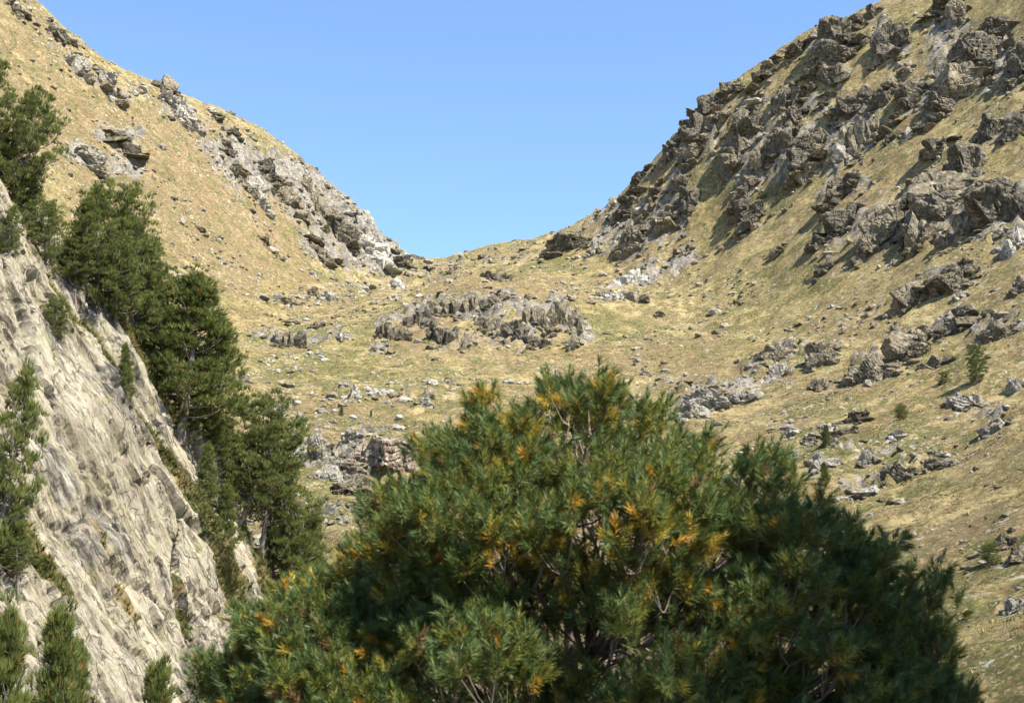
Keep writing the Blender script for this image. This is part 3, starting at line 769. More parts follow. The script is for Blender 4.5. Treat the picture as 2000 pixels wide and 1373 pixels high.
 (352, 205, 70, 44, 'p', "pale rock face under the skyline beak"),
 (455, 252, 40, 18, 'd', "thin dark slab under the left skyline halfway down"),
 (440, 275, 32, 16, 'd', "small dark ledge below the thin dark slab"),
 (462, 318, 60, 24, 'd', "long dark slab at the head of the grey band"),
 (520, 322, 44, 34, 'd', "dark hollow block in the grey band near the left skyline"),
 (500, 362, 70, 36, 'p', "grey sloping slab below the dark hollow block"),
 (566, 366, 66, 40, 't', "rough grey-tan rock in the middle of the grey band"),
 (622, 402, 60, 42, 't', "rough rock face farther down the grey band"),
 (668, 452, 60, 48, 'd', "dark cave-like face near the lower end of the grey band"),
 (715, 446, 54, 56, 'p', "pale wall at the end of the left ridge"),
 (735, 490, 60, 34, 'w', "whitish face at the foot of the left ridge's end"),
 (788, 500, 48, 22, 'd', "dark jagged teeth where the left ridge meets the saddle"),
 (622, 488, 62, 26, 't', "slanting slab below the cave-like face"),
 (210, 165, 60, 34, 'p', "pale shattered rock high on the left mountain"),
 (150, 120, 54, 30, 'p', "pale ledge above the shattered rock, near the left skyline"),
 (112, 60, 40, 30, 'd', "grey bump on the left skyline near the top edge"),
 (30, 12, 50, 22, 'd', "dark rocks in the top left corner"),
 (352, 546, 30, 24, 'd', "dark square boulder beside the ridge pines"),
 (385, 562, 34, 16, 'p', "pale flat rocks right of the dark square boulder"),
 (390, 445, 26, 10, 'd', "small dark slab in the brown heath of the left side"),
 (298, 408, 16, 9, 'w', "single bright white stone in the brown heath"),
 (520, 470, 34, 14, 'd', "small dark rocks above the hollow's left grass"),
]
for row in OUT:
    lab_ = row[5]
    outcrop(*row, style='block' if any(k in lab_ for k in BLOCK) and 'below' not in lab_ and 'foot of' not in lab_ and 'under' not in lab_ and 'beside' not in lab_ else 'wall' if any(k in lab_ for k in WALL) and row[2] > 40 else 'crag')

# ------------------------------------------------------------------ loose boulders one can count, and stones nobody would
def boulder(px, py, w, tint, label, group):
    hit, t = height.cast(px, py)
    if hit is None: return
    s = w * t / F_PX * 0.5
    o = bpy.data.objects.new("boulder", prng.choice(SMALL[tint])); COL.objects.link(o)
    o.location = hit + np.array([0, 0, s * 0.15]); o.scale = (s * prng.uniform(.9, 1.3), s * prng.uniform(.8, 1.1), s * prng.uniform(.55, .8)); o.rotation_euler = (0, 0, prng.uniform(0, 6.28))
    near = min((q for q in OUT if len(q[5].split()) <= 10), key=lambda q: math.hypot(q[0] - px, q[1] - py))
    dx, dy = px - near[0], py - near[1]
    rel = "right of" if dx > abs(dy) else "left of" if -dx > abs(dy) else "below" if dy > 0 else "above"
    size = "tiny" if w < 8.5 else "small" if w < 11 else "knee-high"
    tag(o, f"{size} {label} {rel} the {near[5]}", "boulder", group)
zones = [((520, 690, 880, 840), 42, 'w', "whitish boulder", "boulders in the meadow under the knoll"),
         ((560, 530, 1000, 640), 34, 'p', "pale boulder", "boulders on the saddle"),
         ((1500, 790, 1960, 960), 40, 'p', "pale boulder", "boulders in the lower right meadow"),
         ((1280, 480, 1420, 560), 16, 'r', "reddish stone", "reddish stones under the right ridge"),
         ((1600, 590, 1760, 660), 18, 'r', "reddish stone", "reddish stones under the fin outcrop"),
         ((1400, 150, 1960, 480), 40, 't', "tan boulder", "boulders on the right mountain"),
         ((180, 220, 640, 520), 34, 'p', "pale stone", "stones on the left mountain side"),
         ((1220, 690, 1340, 780), 14, 'p', "pale stone", "stones behind the pine top")]
for (x0, y0, x1, y1), k, tint, lab, grp in zones:
    for i in range(k): boulder(prng.uniform(x0, x1), prng.uniform(y0, y1), prng.choice([7, 8, 9, 10, 12, 15]), tint, lab, grp)

def scatter_mesh(name, pts, scl, base_v, base_f, seed, squash=0.7):
    r = np.random.default_rng(seed); k = len(pts); nv = len(base_v)
    ang = r.uniform(0, 6.28, k); ca, sa = np.cos(ang), np.sin(ang)
    st = r.uniform(0.7, 1.4, (k, 3)) * scl[:, None]; st[:, 2] *= squash
    v = base_v[None] * st[:, None]
    v = v * (1 + 0.25 * r.normal(size=(k, nv, 1)) * 0.6)
    x = v[..., 0] * ca[:, None] - v[..., 1] * sa[:, None]; y = v[..., 0] * sa[:, None] + v[..., 1] * ca[:, None]
    v = np.stack([x, y, v[..., 2]], -1) + pts[:, None]
    f = (base_f[None] + (np.arange(k) * nv)[:, None, None]).reshape(-1, 3)
    return mesh_from(name, v.reshape(-1, 3), tris=f)
def in_view(k, seed, near=70, far=390):
    r = np.random.default_rng(seed)
    x = r.uniform(-0.40, 0.42, k); y = near + (far - near) * r.random(k) ** 0.8
    return x * y, y
iv, if_ = ico(0)
x, y = in_view(25000, 3)
keep = (noise2(x / 18, y / 18, 51) + 0.8 * noise2(x / 5, y / 5, 52) + 0.5 * np.interp(y, [70, 390], [0, .2])) > 0.32
ROCKI = lambda x, y: ROCK[np.clip(np.searchsorted(gy, y), 0, ny - 1), np.clip(np.searchsorted(gx, x), 0, nx - 1)]
keep |= ROCKI(x, y) > 0.35
x, y = x[keep], y[keep]
z = height(x, y)
r_ = np.random.default_rng(5)
sc_ = np.clip(0.16 * r_.lognormal(0, 0.65, len(x)), 0.06, 0.9) * np.interp(y, [70, 390], [0.7, 1.4])
third = r_.random(len(x))
for nm, lo, hi, tint, lab in (("loose_stones", 0, .45, 'p', "loose pale stones strewn over the slopes"), ("tan_rubble", .45, .8, 't', "loose tan rubble strewn over the slopes"), ("dark_rubble", .8, 1.1, 'd', "loose dark rubble strewn over the slopes")):
    q = (third >= lo) & (third < hi)
    tag(link(nm, scatter_mesh(nm, np.stack([x, y, z + sc_ * 0.12], -1)[q], sc_[q], iv, if_, 8), M[TINTS[tint]]), lab, "stones", kind="stuff")

# half-buried ledges, flat and angular, in swarms
lv, lf = ico(1)
x, y = in_view(6500, 13, 75, 380)
keep = (noise2(x / 22, y / 15, 55) + 0.6 * noise2(x / 6, y / 5, 56) > 0.34) | ((ROCKI(x, y) > 0.3) & (np.random.default_rng(2).random(len(x)) < 0.6))
x, y = x[keep], y[keep]; r_ = np.random.default_rng(6)
sc_ = np.clip(0.42 * r_.lognormal(0, 0.5, len(x)), 0.2, 1.5) * np.interp(y, [75, 380], [0.6, 1.3]); third = r_.random(len(x))
for nm, lo, hi, tint, lab in (("pale_ledges", 0, .35, 'p', "low pale rock ledges half buried in the grass"), ("tan_ledges", .35, .75, 't', "low tan rock ledges half buried in the grass"), ("dark_ledges", .75, 1.1, 'd', "low dark rock ledges half buried in the grass")):
    q = (third >= lo) & (third < hi)
    tag(link(nm, scatter_mesh(nm, np.stack([x, y, height(x, y) - sc_ * 0.05], -1)[q], sc_[q], lv, lf, 18, 0.55), M[TINTS[tint]]), lab, "rocks", kind="stuff")

# tussocks of straw grass and low cushions of heath and juniper: little tufts of blades hugging the ground
def tufts(name, x, y, z, rad, hgt, blades, c0, c1, seed, label, cat, up=None):
    r = np.random.default_rng(seed); k = len(x)
    a = r.uniform(0, 6.28, (k, blades)); rr = rad[:, None] * np.sqrt(r.random((k, blades)))
    bx = x[:, None] + np.cos(a) * rr; by = y[:, None] + np.sin(a) * rr
    bz = z[:, None] - 0.03 + 0 * a
    if up is None: bz = height(bx.ravel(), by.ravel()).reshape(bx.shape) - 0.03
    hh = hgt[:, None] * r.uniform(0.6, 1.2, (k, blades)) * (1 - 0.5 * (rr / rad[:, None]) ** 2)
    wd = rad[:, None] * r.uniform(0.14, 0.30, (k, blades)); yaw = r.uniform(0, 6.28, (k, blades))
    lx = np.cos(a) * hh * 0.5 + r.normal(0, .1, a.shape) * hh; ly = np.sin(a) * hh * 0.5 + r.normal(0, .1, a.shape) * hh
    p0 = np.stack([bx - np.cos(yaw) * wd, by - np.sin(yaw) * wd, bz], -1); p1 = np.stack([bx + np.cos(yaw) * wd, by + np.sin(yaw) * wd, bz], -1)
    p2 = np.stack([bx + lx, by + ly, bz + hh], -1)
    v = np.stack([p0, p1, p2], 2).reshape(-1, 3)
    me = mesh_from(name, v, tris=np.arange(len(v)).reshape(-1, 3))
    mixv = np.clip(r.random((k, 1)) * 0.7 + r.random((k, blades)) * 0.3, 0, 1)[..., None]
    col = (np.array(c0) * (1 - mixv) + np.array(c1) * mixv)
    add_color(me, "tint", np.repeat(col.reshape(-1, 3), 3, 0))
    return tag(link(name, me, M['dry_grass']), label, cat, kind="stuff")
def pick(k, seed, fn, near=60, far=330):
    x, y = in_view(k, seed, near, far); keep = fn(x, y) & (ROCKI(x, y) < 0.5); return x[keep], y[keep]
x, y = pick(30000, 21, lambda x, y: fbm2(x / 9, y / 9, 61, 3) > -0.25)
r_ = np.random.default_rng(9)
tufts("grass_tussocks", x, y, height(x, y), r_.uniform(.14, .34, len(x)) * np.interp(y, [60, 330], [.8, 1.5]), r_.uniform(.12, .30, len(x)), 7, (0.22, 0.165, 0.06), (0.44, 0.34, 0.16), 4, "straw-coloured grass tussocks covering the slopes", "grass")
x, y = pick(34000, 22, lambda x, y: fbm2(x / 11, y / 8, 71, 4) > 0.16)
tufts("heath_cushions", x, y, height(x, y), r_.uniform(.2, .6, len(x)) * np.interp(y, [60, 330], [.8, 1.4]), r_.uniform(.08, .20, len(x)), 12, (0.085, 0.090, 0.030), (0.20, 0.145, 0.065), 5, "low dark heath and bilberry cushions on the slopes", "heath")

# ------------------------------------------------------------------ pines on the cliff and the slopes
def tube(path, radii, sides=6):
    path = np.asarray(path, float); k = len(path)
    tan = np.gradient(path, axis=0); tan /= np.linalg.norm(tan, axis=1, keepdims=True) + 1e-9
    ref = np.where(np.abs(tan[:, 2:3]) > 0.9, np.array([[1.0, 0, 0]]), np.array([[0, 0, 1.0]]))
    u = np.cross(tan, ref); u /= np.linalg.norm(u, axis=1, keepdims=True) + 1e-9; w = np.cross(tan, u)
    a = np.arange(sides) * 2 * math.pi / sides
    v = path[:, None] + np.asarray(radii)[:, None, None] * (np.cos(a)[None, :, None] * u[:, None] + np.sin(a)[None, :, None] * w[:, None])
    i = np.arange(k - 1)[:, None] * sides; j = np.arange(sides)[None]; jn = (j + 1) % sides
    q = np.stack([i + j, i + jn, i + sides + jn, i + sides + j], -1).reshape(-1, 4)
    return v.reshape(-1, 3), q
class Wood:
    def __init__(self): self.v = []; self.q = []; self.n = 0
    def add(self, path, radii, sides=6):
        v, q = tube(path, radii, sides); self.v.append(v); self.q.append(q + self.n); self.n += len(v)
    def mesh(self, name): return mesh_from(name, np.concatenate(self.v), quads=np.concatenate(self.q), smooth_shade=True)

def blades_at(pos, axis, k, length, width, r, spread=0.9):
    """k needle blades from each point, fanned round its axis; returns triangle vertices"""
    n_ = len(pos)
    d = axis[:, None] + spread * r.normal(size=(n_, k, 3)); d /= np.linalg.norm(d, axis=2, keepdims=True)
    L = length * r.uniform(0.7, 1.2, (n_, k, 1))
    side = np.cross(d, r.normal(size=(n_, k, 3))); side /= np.linalg.norm(side, axis=2, keepdims=True) + 1e-9
    b = pos[:, None] + 0 * d
    return np.stack([b - side * width, b + side * width, b + d * L], 2)

def pine_model(seed, hgt, spread, style):
    """trunk, limbs and needles meshes of a mountain pine standing at the origin"""
    r = np.random.default_rng(seed)
    zz = np.linspace(0, 1, 9); bend = r.normal(0, 0.05 * hgt, 2)
    trunk_p = np.stack([bend[0] * np.sin(zz * 2.4), bend[1] * np.sin(zz * 2.0), zz * hgt * 0.96], -1); trunk_p[0, 2] = -0.5
    tw = Wood(); tw.add(trunk_p, 0.026 * hgt * (1 - 0.85 * zz) + 0.012, 8)
    lw = Wood(); pos = []; ax = []; up = []
    lim = {'cone': 46, 'round': 46, 'wide': 46, 'bare': 40}[style]
    low = {'cone': 0.06, 'round': 0.05, 'wide': 0.03, 'bare': 0.30}[style]
    for i in range(lim):
        f = low + (1 - low) * ((i + r.random()) / lim)
        base = np.array([np.interp(f, zz, trunk_p[:, k]) for k in range(3)])
        g = (f - low) / (1 - low)
        prof = {'cone': (1 - g) ** 0.8 * 0.95 + 0.08, 'round': math.sqrt(max(0.03, 1 - (1.75 * g - 0.75) ** 2 * 0.95)), 'wide': (1 - g ** 2.2) * 0.95 + 0.10, 'bare': math.sqrt(max(0.05, 1 - (1.6 * g - 0.7) ** 2))}[style]
        L = spread * prof * r.uniform(0.6, 1.12)
        an = i * 2.4 + r.normal(0, 0.4)
        rise = {'cone': 0.45, 'round': 0.30, 'wide': 0.16, 'bare': 0.25}[style] + 0.6 * g * g + r.normal(0, 0.1)
        s = np.linspace(0, 1, 5)
        out = np.array([math.cos(an), math.sin(an), 0])
        pth = base + out * (s * L)[:, None] + np.array([0, 0, 1]) * (L * (rise * s ** 1.6 - 0.10 * np.sin(s * 3.1)))[:, None] + r.normal(0, 0.03 * L, (5, 3)) * s[:, None]
        lw.add(pth, 0.008 * hgt * (0.4 + 0.6 * (1 - f)) * (1 - 0.8 * s) + 0.006, 4)
        if style == 'bare' and g < 0.25 and r.random() < 0.7: continue
        m = 5 + int(4 * L / spread)
        for j in range(m):
            q = r.uniform(0.30, 1.0) if j else 1.0
            c = np.array([np.interp(q, s, pth[:, k]) for k in range(3)])
            sd = np.cross(out, [0, 0, 1]) * r.normal(0, 0.22) * L * (1.1 - 0.5 * q)
            tip = c + sd + np.array([0, 0, abs(r.normal(0.05, 0.05)) * hgt * 0.6])
            if np.linalg.norm(sd) > 0.12: lw.add(np.array([c, (c + tip) / 2 + [0, 0, -0.02], tip]), [0.010, 0.008, 0.005], 3)
            k = int(r.integers(8, 14)); cr = 0.042 * hgt * r.uniform(0.7, 1.25) + 0.05
            th = r.normal(size=(k, 3)); th /= np.linalg.norm(th, axis=1, keepdims=True); th[:, 2] = np.abs(th[:, 2]) * 0.8 - 0.12
            pp = tip + th * cr * r.uniform(0.4, 1.0, (k, 1)) * np.array([1.25, 1.25, 0.8])
            aa = th * 0.5 + out * 0.3 + np.array([0, 0, 0.9])
            pos.append(pp); ax.append(aa / np.linalg.norm(aa, axis=1, keepdims=True)); up.append(np.full(k, r.random()))
    pos = np.concatenate(pos); ax = np.concatenate(ax); rnd = np.concatenate(up)
    tri = blades_at(pos, ax, 13, 0.032 * hgt + 0.06, 0.0013 * hgt + 0.006, r, 0.36)
    v = tri.reshape(-1, 3)
    me = mesh_from("needles", v, tris=np.arange(len(v)).reshape(-1, 3))
    t_ = np.clip(rnd * 0.6 + r.random(len(pos)) * 0.4, 0, 1)[:, None]
    col = np.array([0.070, 0.100, 0.028]) * (1 - t_) + np.array([0.205, 0.225, 0.062]) * t_
    old = r.random(len(pos)) < 0.03; col[old] = (0.22, 0.14, 0.04)
    add_color(me, "tint", np.repeat(col, 39, 0))
    tm = tw.mesh("trunk"); lm = lw.mesh("limbs")
    tm.materials.append(M['bark']); lm.materials.append(M['bark']); me.materials.append(M['needles'])
    return tm, lm, me
MODELS = {'cone': [pine_model(1, 6.0, 1.35, 'cone'), pine_model(2, 6.0, 1.7, 'cone')],
          'round': [pine_model(3, 7.0, 2.5, 'round'), pine_model(4, 7.0, 2.3, 'round')],
          'wide': [pine_model(5, 7.0, 2.7, 'wide'), pine_model(6, 7.0, 2.5, 'wide')],
          'bare': [pine_model(7, 7.0, 2.5, 'bare')]}
REAL_H = {'cone': 6.0, 'round': 7.0, 'wide': 7.0, 'bare': 7.0}
def pine(p, hgt, style, which, rz, label, group, widen=1.0, lean=(0, 0), name="pine_tree"):
    e = bpy.data.objects.new(name, None); COL.objects.link(e); e.location = p; e.empty_display_size = 0.4
    k = hgt / REAL_H[style]
    e.scale = (k * widen, k * widen, k); e.rotation_euler = (lean[0], lean[1], rz)
    tag(e, label, "tree", group)
    tm, lm, nm = MODELS[style][which]
    for nme, mesh in (("trunk", tm), ("limbs", lm), ("crown", nm)):
        o = bpy.data.objects.new(nme, mesh); COL.objects.link(o); o.parent = e
    return e
# base pixel, top pixel row, style, model, widen, slab, label
RIDGE = [
 (8, 335, 120, 'wide', 0, .72, front, "dark pine in the upper left corner of the cliff edge, cut by the left edge"),
 (72, 395, 200, 'round', 0, .85, front, "bushy round pine second from the top on the cliff edge"),
 (105, 455, 330, 'wide', 1, .9, front, "low dense pine below the bushy round one on the cliff edge"),
 (165, 600, 372, 'wide', 0, .85, back, "tall twin-topped pine on the cliff edge, left of its twin"),
 (228, 632, 376, 'round', 1, .82, back, "tall dense pine, right one of the twin-topped pair"),
 (275, 655, 470, 'wide', 1, .85, back, "dark green pine standing right below the twin pair"),
 (130, 610, 470, 'bare', 0, .9, back, "pine with grey bare limbs in the shade of the twin pair"),
 (322, 735, 570, 'wide', 0, .8, back, "dense pine overlapping the upper side of the pointed pine"),
 (362, 832, 545, 'cone', 1, 1.35, back, "big pointed pine with wide lower boughs at the middle of the cliff edge"),
 (415, 850, 640, 'wide', 1, .72, back, "broad side pine hanging right of the pointed pine"),
 (500, 998, 782, 'round', 0, .95, back, "round-crowned pine with bare grey twigs on the rock rib"),
 (508, 1050, 850, 'bare', 0, .9, back, "thin pine with a long bare trunk under the round-crowned one"),
 (556, 1120, 905, 'wide', 1, .5, back, "loose pine with dead branches at the lower end of the rib"),
 (590, 1170, 1010, 'bare', 0, .7, back, "sparse pine with pale dead boughs at the rib foot"),
 (412, 1010, 872, 'cone', 0, .8, front, "slim young pine in the gully between slab and rib, upper of two"),
 (447, 1085, 950, 'cone', 1, .8, front, "slim dark pine in the gully between slab and rib, lower of two"),
 (254, 780, 675, 'cone', 0, .8, front, "small slender pine on the grassy ledge below the pointed pine"),
 (110, 660, 585, 'round', 1, 1.1, front, "small bushy pine rooted in the bare slab face"),
 (8, 500, 405, 'wide', 0, .8, front, "small pine at the left edge above the bare slab"),
 (20, 1060, 740, 'wide', 1, .50, front, "tall leaning pine on the slab, cut by the left edge"),
 (60, 1090, 1010, 'wide', 0, .9, front, "bushy small pine under the leaning one at the left edge"),
 (75, 1150, 1050, 'bare', 0, .9, front, "reddish scrubby little pine on the slab near the left edge"),
 (40, 372, 250, 'round', 1, .8, front, "bushy pine filling the edge between the corner pine and the round one"),
 (92, 520, 400, 'round', 1, .9, front, "small round pine on the edge above the shady hollow"),
 (128, 560, 395, 'wide', 1, .8, back, "upright pine behind the left twin"),
 (200, 640, 470, 'round', 0, .9, back, "lower bushy pine in front of the twin pair"),
 (250, 655, 430, 'wide', 0, .8, back, "pine leaning over the gully between the twins and the dark green pine"),
 (300, 700, 540, 'round', 1, .85, back, "half-hidden pine behind the dense overlapping one"),
 (345, 760, 640, 'round', 0, .95, back, "bushy pine at the left foot of the pointed pine"),
 (395, 830, 690, 'round', 1, .9, back, "low pine below the broad side pine"),
 (450, 880, 790, 'wide', 0, .9, back, "low spreading pine above the round-crowned one"),
 (536, 1075, 940, 'round', 1, .55, back, "leafy pine right of the bare trunk on the rib"),
 (432, 900, 800, 'cone', 1, 1.1, back, "slim pointed pine between the side pine and the round-crowned one"),
 (455, 925, 815, 'wide', 1, .9, back, "dense little pine hugging the upper rib"),
 (486, 965, 868, 'wide', 0, .9, back, "dense little pine hugging the middle of the rib"),
 (380, 850, 735, 'wide', 0, .8, back, "spreading pine at the right foot of the pointed pine"),
 (470, 940, 850, 'round', 1, .8, back, "small pine left of the round-crowned one on the rib"),
]
for bx_, by_, ty, st, wh, wd, slab, lab in RIDGE:
    p = slab.point(bx_, by_)
    if slab is back and by_ >= 1000: p = p + np.array([0.6, 1.3, -0.9])      # these root behind the rib
    dist = np.linalg.norm(p - EYE)
    dv = p - EYE; fy = dv[1] * math.cos(PITCH) + dv[2] * math.sin(PITCH); vy = -dv[1] * math.sin(PITCH) + dv[2] * math.cos(PITCH)
    h_ = max(1.2, (686.5 - F_PX * vy / fy - ty) * dist / F_PX)
    n_ = slab.n * 0.1
    pine(p - np.array([0, 0, 0.1]), h_, st, wh, prng.uniform(0, 6.28), lab, "pines on the cliff", wd * 0.98, (prng.uniform(-.06, .06), prng.uniform(0, .12)))
# pines rising from the gully in front of the cliff
for px_, ty, d_, h_, st, wh, wd, lab in [
    (104, 1205, 44, 6.0, 'cone', 0, .62, "pointed green pine at the bottom left in front of the slab"),
    (12, 1215, 40, 6.0, 'cone', 1, .5, "yellowish pine in the bottom left corner"),
    (160, 1270, 47, 5.0, 'cone', 0, .45, "thin see-through pine right of the pointed bottom left pine"),
    (300, 1305, 46, 5.5, 'cone', 0, .7, "pine tip rising from the bottom edge before the slab"),
    (615, 1015, 92, 7.0, 'cone', 0, .9, "dark conical pine between the rib foot and the big pine"),
    (575, 1085, 86, 6.0, 'cone', 1, .8, "short pine left of the dark conical one at the rib foot")]:
    top = at(px_, ty, d_); g_ = height(top[0], top[1])[0]
    pine(np.array([top[0], top[1], g_ - 0.1]), max(2.0, top[2] - g_), st, wh, prng.uniform(0, 6.28), lab, "pines below the cliff", wd)
# small trees and bushes standing on the open slopes
for px_, by_, ty, st, wh, wd, nm, lab in [
    (1908, 750, 684, 'round', 1, 1.0, "pine_tree", "lone small pine with a long shadow on the right slope"),
    (1838, 752, 728, 'round', 0, 1.6, "shrub", "round green bush left of the lone small pine"),
    (1760, 820, 792, 'round', 1, 1.6, "shrub", "dark green bush in grass above the meadow patch"),
    (1614, 872, 832, 'cone', 0, 1.2, "pine_tree", "grey-green sapling behind the pine's right shoulder"),
    (1612, 948, 905, 'cone', 1, 1.1, "pine_tree", "dark sapling in front of the rounded rock by the pine's flank"),
    (667, 812, 794, 'cone', 1, 1.2, "pine_tree", "tiny dark fir-like pine in the meadow, left of two"),
    (725, 814, 800, 'cone', 0, 1.0, "pine_tree", "tiny dark fir-like pine in the meadow, right of two"),
    (1943, 1100, 1064, 'round', 0, 1.8, "shrub", "green juniper bush on the lower right slope"),
    (1778, 1115, 1095, 'round', 1, 1.6, "shrub", "small green bush beside the pine's right tip"),
    (1490, 390, 378, 'round', 1, 1.6, "shrub", "green bush on top of the lone dark outcrop"),
    (640, 455, 440, 'round', 0, 1.8, "shrub", "dark small bush near the left mountain's lower crags"),
    (535, 382, 368, 'round', 0, 1.2, "shrub", "tiny bush at the lower rim of the grey band"),
    (845, 780, 770, 'round', 1, 1.9, "shrub", "flat dark bush in the meadow beside the white flat stones")]:
    hit, t = height.cast(px_, by_)
    if hit is None: continue
    e = pine(hit - np.array([0, 0, .05]), (by_ - ty) * t / F_PX, st, wh, prng.uniform(0, 6.28), lab, "small trees on the slopes", wd, name=nm)
    if nm == "shrub": e["category"] = "shrub"

# tufts of dry grass and green heath along the ledges of the slabs
def slab_tufts(slab, name, k, seed, blades, hgt, c0, c1, thr, label):
    r = np.random.default_rng(seed)
    w = np.clip(slab.veg - thr, 0, 1).ravel() * (slab.Q.ravel() > -2.5); w /= w.sum()
    idx = r.choice(len(w), k, p=w); p = slab.pos.reshape(-1, 3)[idx]
    ax = np.tile(np.array([0.25, -0.15, 0.9]), (k, 1))
    tri = blades_at(p, ax, blades, hgt, 0.02, r, 0.45); v = tri.reshape(-1, 3)
    me = mesh_from(name, v, tris=np.arange(len(v)).reshape(-1, 3))
    t_ = r.random((k, 1)); add_color(me, "tint", np.repeat(np.array(c0) * (1 - t_) + np.array(c1) * t_, blades * 3, 0))
    tag(link(name, me, M['dry_grass']), label, "grass", kind="stuff")
slab_tufts(front, "ledge_grass", 4200, 1, 9, 0.30, (0.20, 0.165, 0.06), (0.42, 0.33, 0.16), 0.42, "straw grass tufts on the ledges of the big slab")
slab_tufts(back, "rib_grass", 2600, 2, 9, 0.36, (0.20, 0.15, 0.06), (0.40, 0.30, 0.15), 0.40, "straw grass tufts on the ledges of the rock rib")
slab_tufts(front, "ledge_heath", 5000, 3, 14, 0.30, (0.055, 0.075, 0.022), (0.14, 0.15, 0.045), 0.55, "green heath growing in strips on the big slab")
slab_tufts(back, "rib_heath", 3400, 4, 14, 0.32, (0.055, 0.075, 0.022), (0.14, 0.15, 0.045), 0.50, "green heath growing in strips on the rock rib")

# ------------------------------------------------------------------ the big mountain pine close to the camera
TREE_D = 9.6
OUTLINE = [(330, 1400), (370, 1330), (410, 1262), (440, 1260), (470, 1180), (520, 1165), (560, 1160), (600, 1115), (640, 1120), (690, 1060), (722, 1060), (735, 950), (765, 930), (790, 925), (850, 830), (880, 850), (905, 800),
           (925, 770), (950, 785), (985, 740), (1015, 790), (1045, 800), (1085, 728), (1130, 706), (1160, 735), (1195, 706), (1230, 765), (1270, 800), (1300, 770), (1335, 815), (1375, 850), (1405, 840), (1450, 872),
           (1490, 858), (1520, 882), (1560, 862), (1600, 950), (1635, 1000), (1690, 975), (1715, 1020), (1745, 1020), (1765, 1110), (1795, 1160), (1825, 1110), (1852, 1072), (1875, 1150), (1890, 1260), (1910, 1280), (1935, 1235), (1950, 1330), (1965, 1420)]
ox = np.array([at(a, b, TREE_D)[0] for a, b in OUTLINE]); oz = np.array([at(a, b, TREE_D)[2] for a, b in OUTLINE])
oz = oz + 0.09
tr = np.random.default_rng(77)
tree_x = at(1150, 1000, TREE_D)[0]
tree_y = TREE_D
root_z = height(tree_x, tree_y)[0]
LOW = 0.45
CX = (ox[0] + ox[-1]) / 2
def envelope_depth(x, z):
    """half depth of the crown at a place of its outline"""
    top = np.interp(x, ox, oz)
    g = np.clip((z - LOW) / np.maximum(top - LOW, 0.1), 0, 1)
    side = np.clip(1 - ((x - CX) / 2.75) ** 2, 0.05, 1)
    return 2.0 * np.sqrt(1 - g ** 2.4) * np.sqrt(side) + 0.12
# ends of the leafy branchlets, gathered in rounded heads: along the skyline of the crown and over its front and back
def squeeze(x, y, z):
    """nearer boughs are lower and closer in, so the dome keeps its stepped outline"""
    k = min(1.0, y / TREE_D); return (x * k, y, EYE[2] + (z - EYE[2]) * (k if z > EYE[2] - 3 else 1))
heads = []
for x in np.arange(ox[0] + 0.1, ox[-1] - 0.05, 0.10):
    xx = x + tr.normal(0, 0.03); z = np.interp(xx, ox, oz) - 0.06 - abs(tr.normal(0, 0.06))
    heads.append((xx, tree_y + tr.normal(0, 0.2), z, 0.07))
tries = 0
while len(heads) < 1020 and tries < 90000:
    tries += 1
    x = tr.uniform(ox[0], ox[-1]); top = np.interp(x, ox, oz)
    z = LOW + (top - LOW) * tr.random() ** 0.8
    if top - z < 0.2: continue
    D = envelope_depth(x, z) * (1 + 0.35 * noise2(np.array([x * 1.7]), np.array([z * 1.7]), 97)[0]); fr = tr.random()
    v = -D * (1 - 0.25 * tr.random() ** 2) if fr < 0.62 else (D * (1 - 0.4 * tr.random()) if fr < 0.70 else tr.uniform(-D, D))
    h3 = squeeze(x, tree_y + v, z)
    if noise3(np.array([[h3[0] * 2.1, h3[1] * 2.1, h3[2] * 2.1]]), 98)[0] < -0.36 and tr.random() < 0.6: continue      # hollows between the boughs
    if any((h3[0] - q[0]) ** 2 + (h3[1] - q[1]) ** 2 + (h3[2] - q[2]) ** 2 < 0.092 ** 2 for q in heads): continue
    heads.append((*h3, tr.uniform(0.13, 0.20)))
heads = np.array(heads); tips = heads[:, :3]; rads = heads[:, 3]
spine = lambda f: np.array([tree_x + 0.10 * math.sin(f * 5) - 0.05, tree_y + 0.10 * math.cos(f * 4), root_z - 0.3 + (oz.max() - 0.95 - root_z + 0.3) * f])
fz = lambda z: np.clip((z - root_z + 0.3) / (oz.max() - 0.95 - root_z + 0.3), 0.12, 0.97)
# boughs: gather neighbouring branchlets
seeds = [0]
dmin = np.linalg.norm(tips - tips[0], axis=1)
while len(seeds) < 46:
    j = int(np.argmax(dmin)); seeds.append(j); dmin = np.minimum(dmin, np.linalg.norm(tips - tips[j], axis=1))
cent = tips[seeds].copy()
for _ in range(6):
    own = np.argmin(((tips[:, None] - cent[None]) ** 2).sum(-1), 1)
    for k in range(len(cent)):
        if (own == k).any(): cent[k] = tips[own == k].mean(0)
pine_root = bpy.data.objects.new("mountain_pine", None); COL.objects.link(pine_root)
pine_root.location = (tree_x, tree_y, root_z)
tag(pine_root, "big mountain pine close in front with green and yellowed needle tufts", "tree")
R0 = np.array([tree_x, tree_y, root_z])
wt = Wood(); ff = np.linspace(0, 1, 14); wt.add(np.array([spine(f) for f in ff]) - R0, 0.13 * (1 - 0.88 * ff) + 0.006, 10)
link("trunk", wt.mesh("trunk"), M['bark_near'], pine_root)

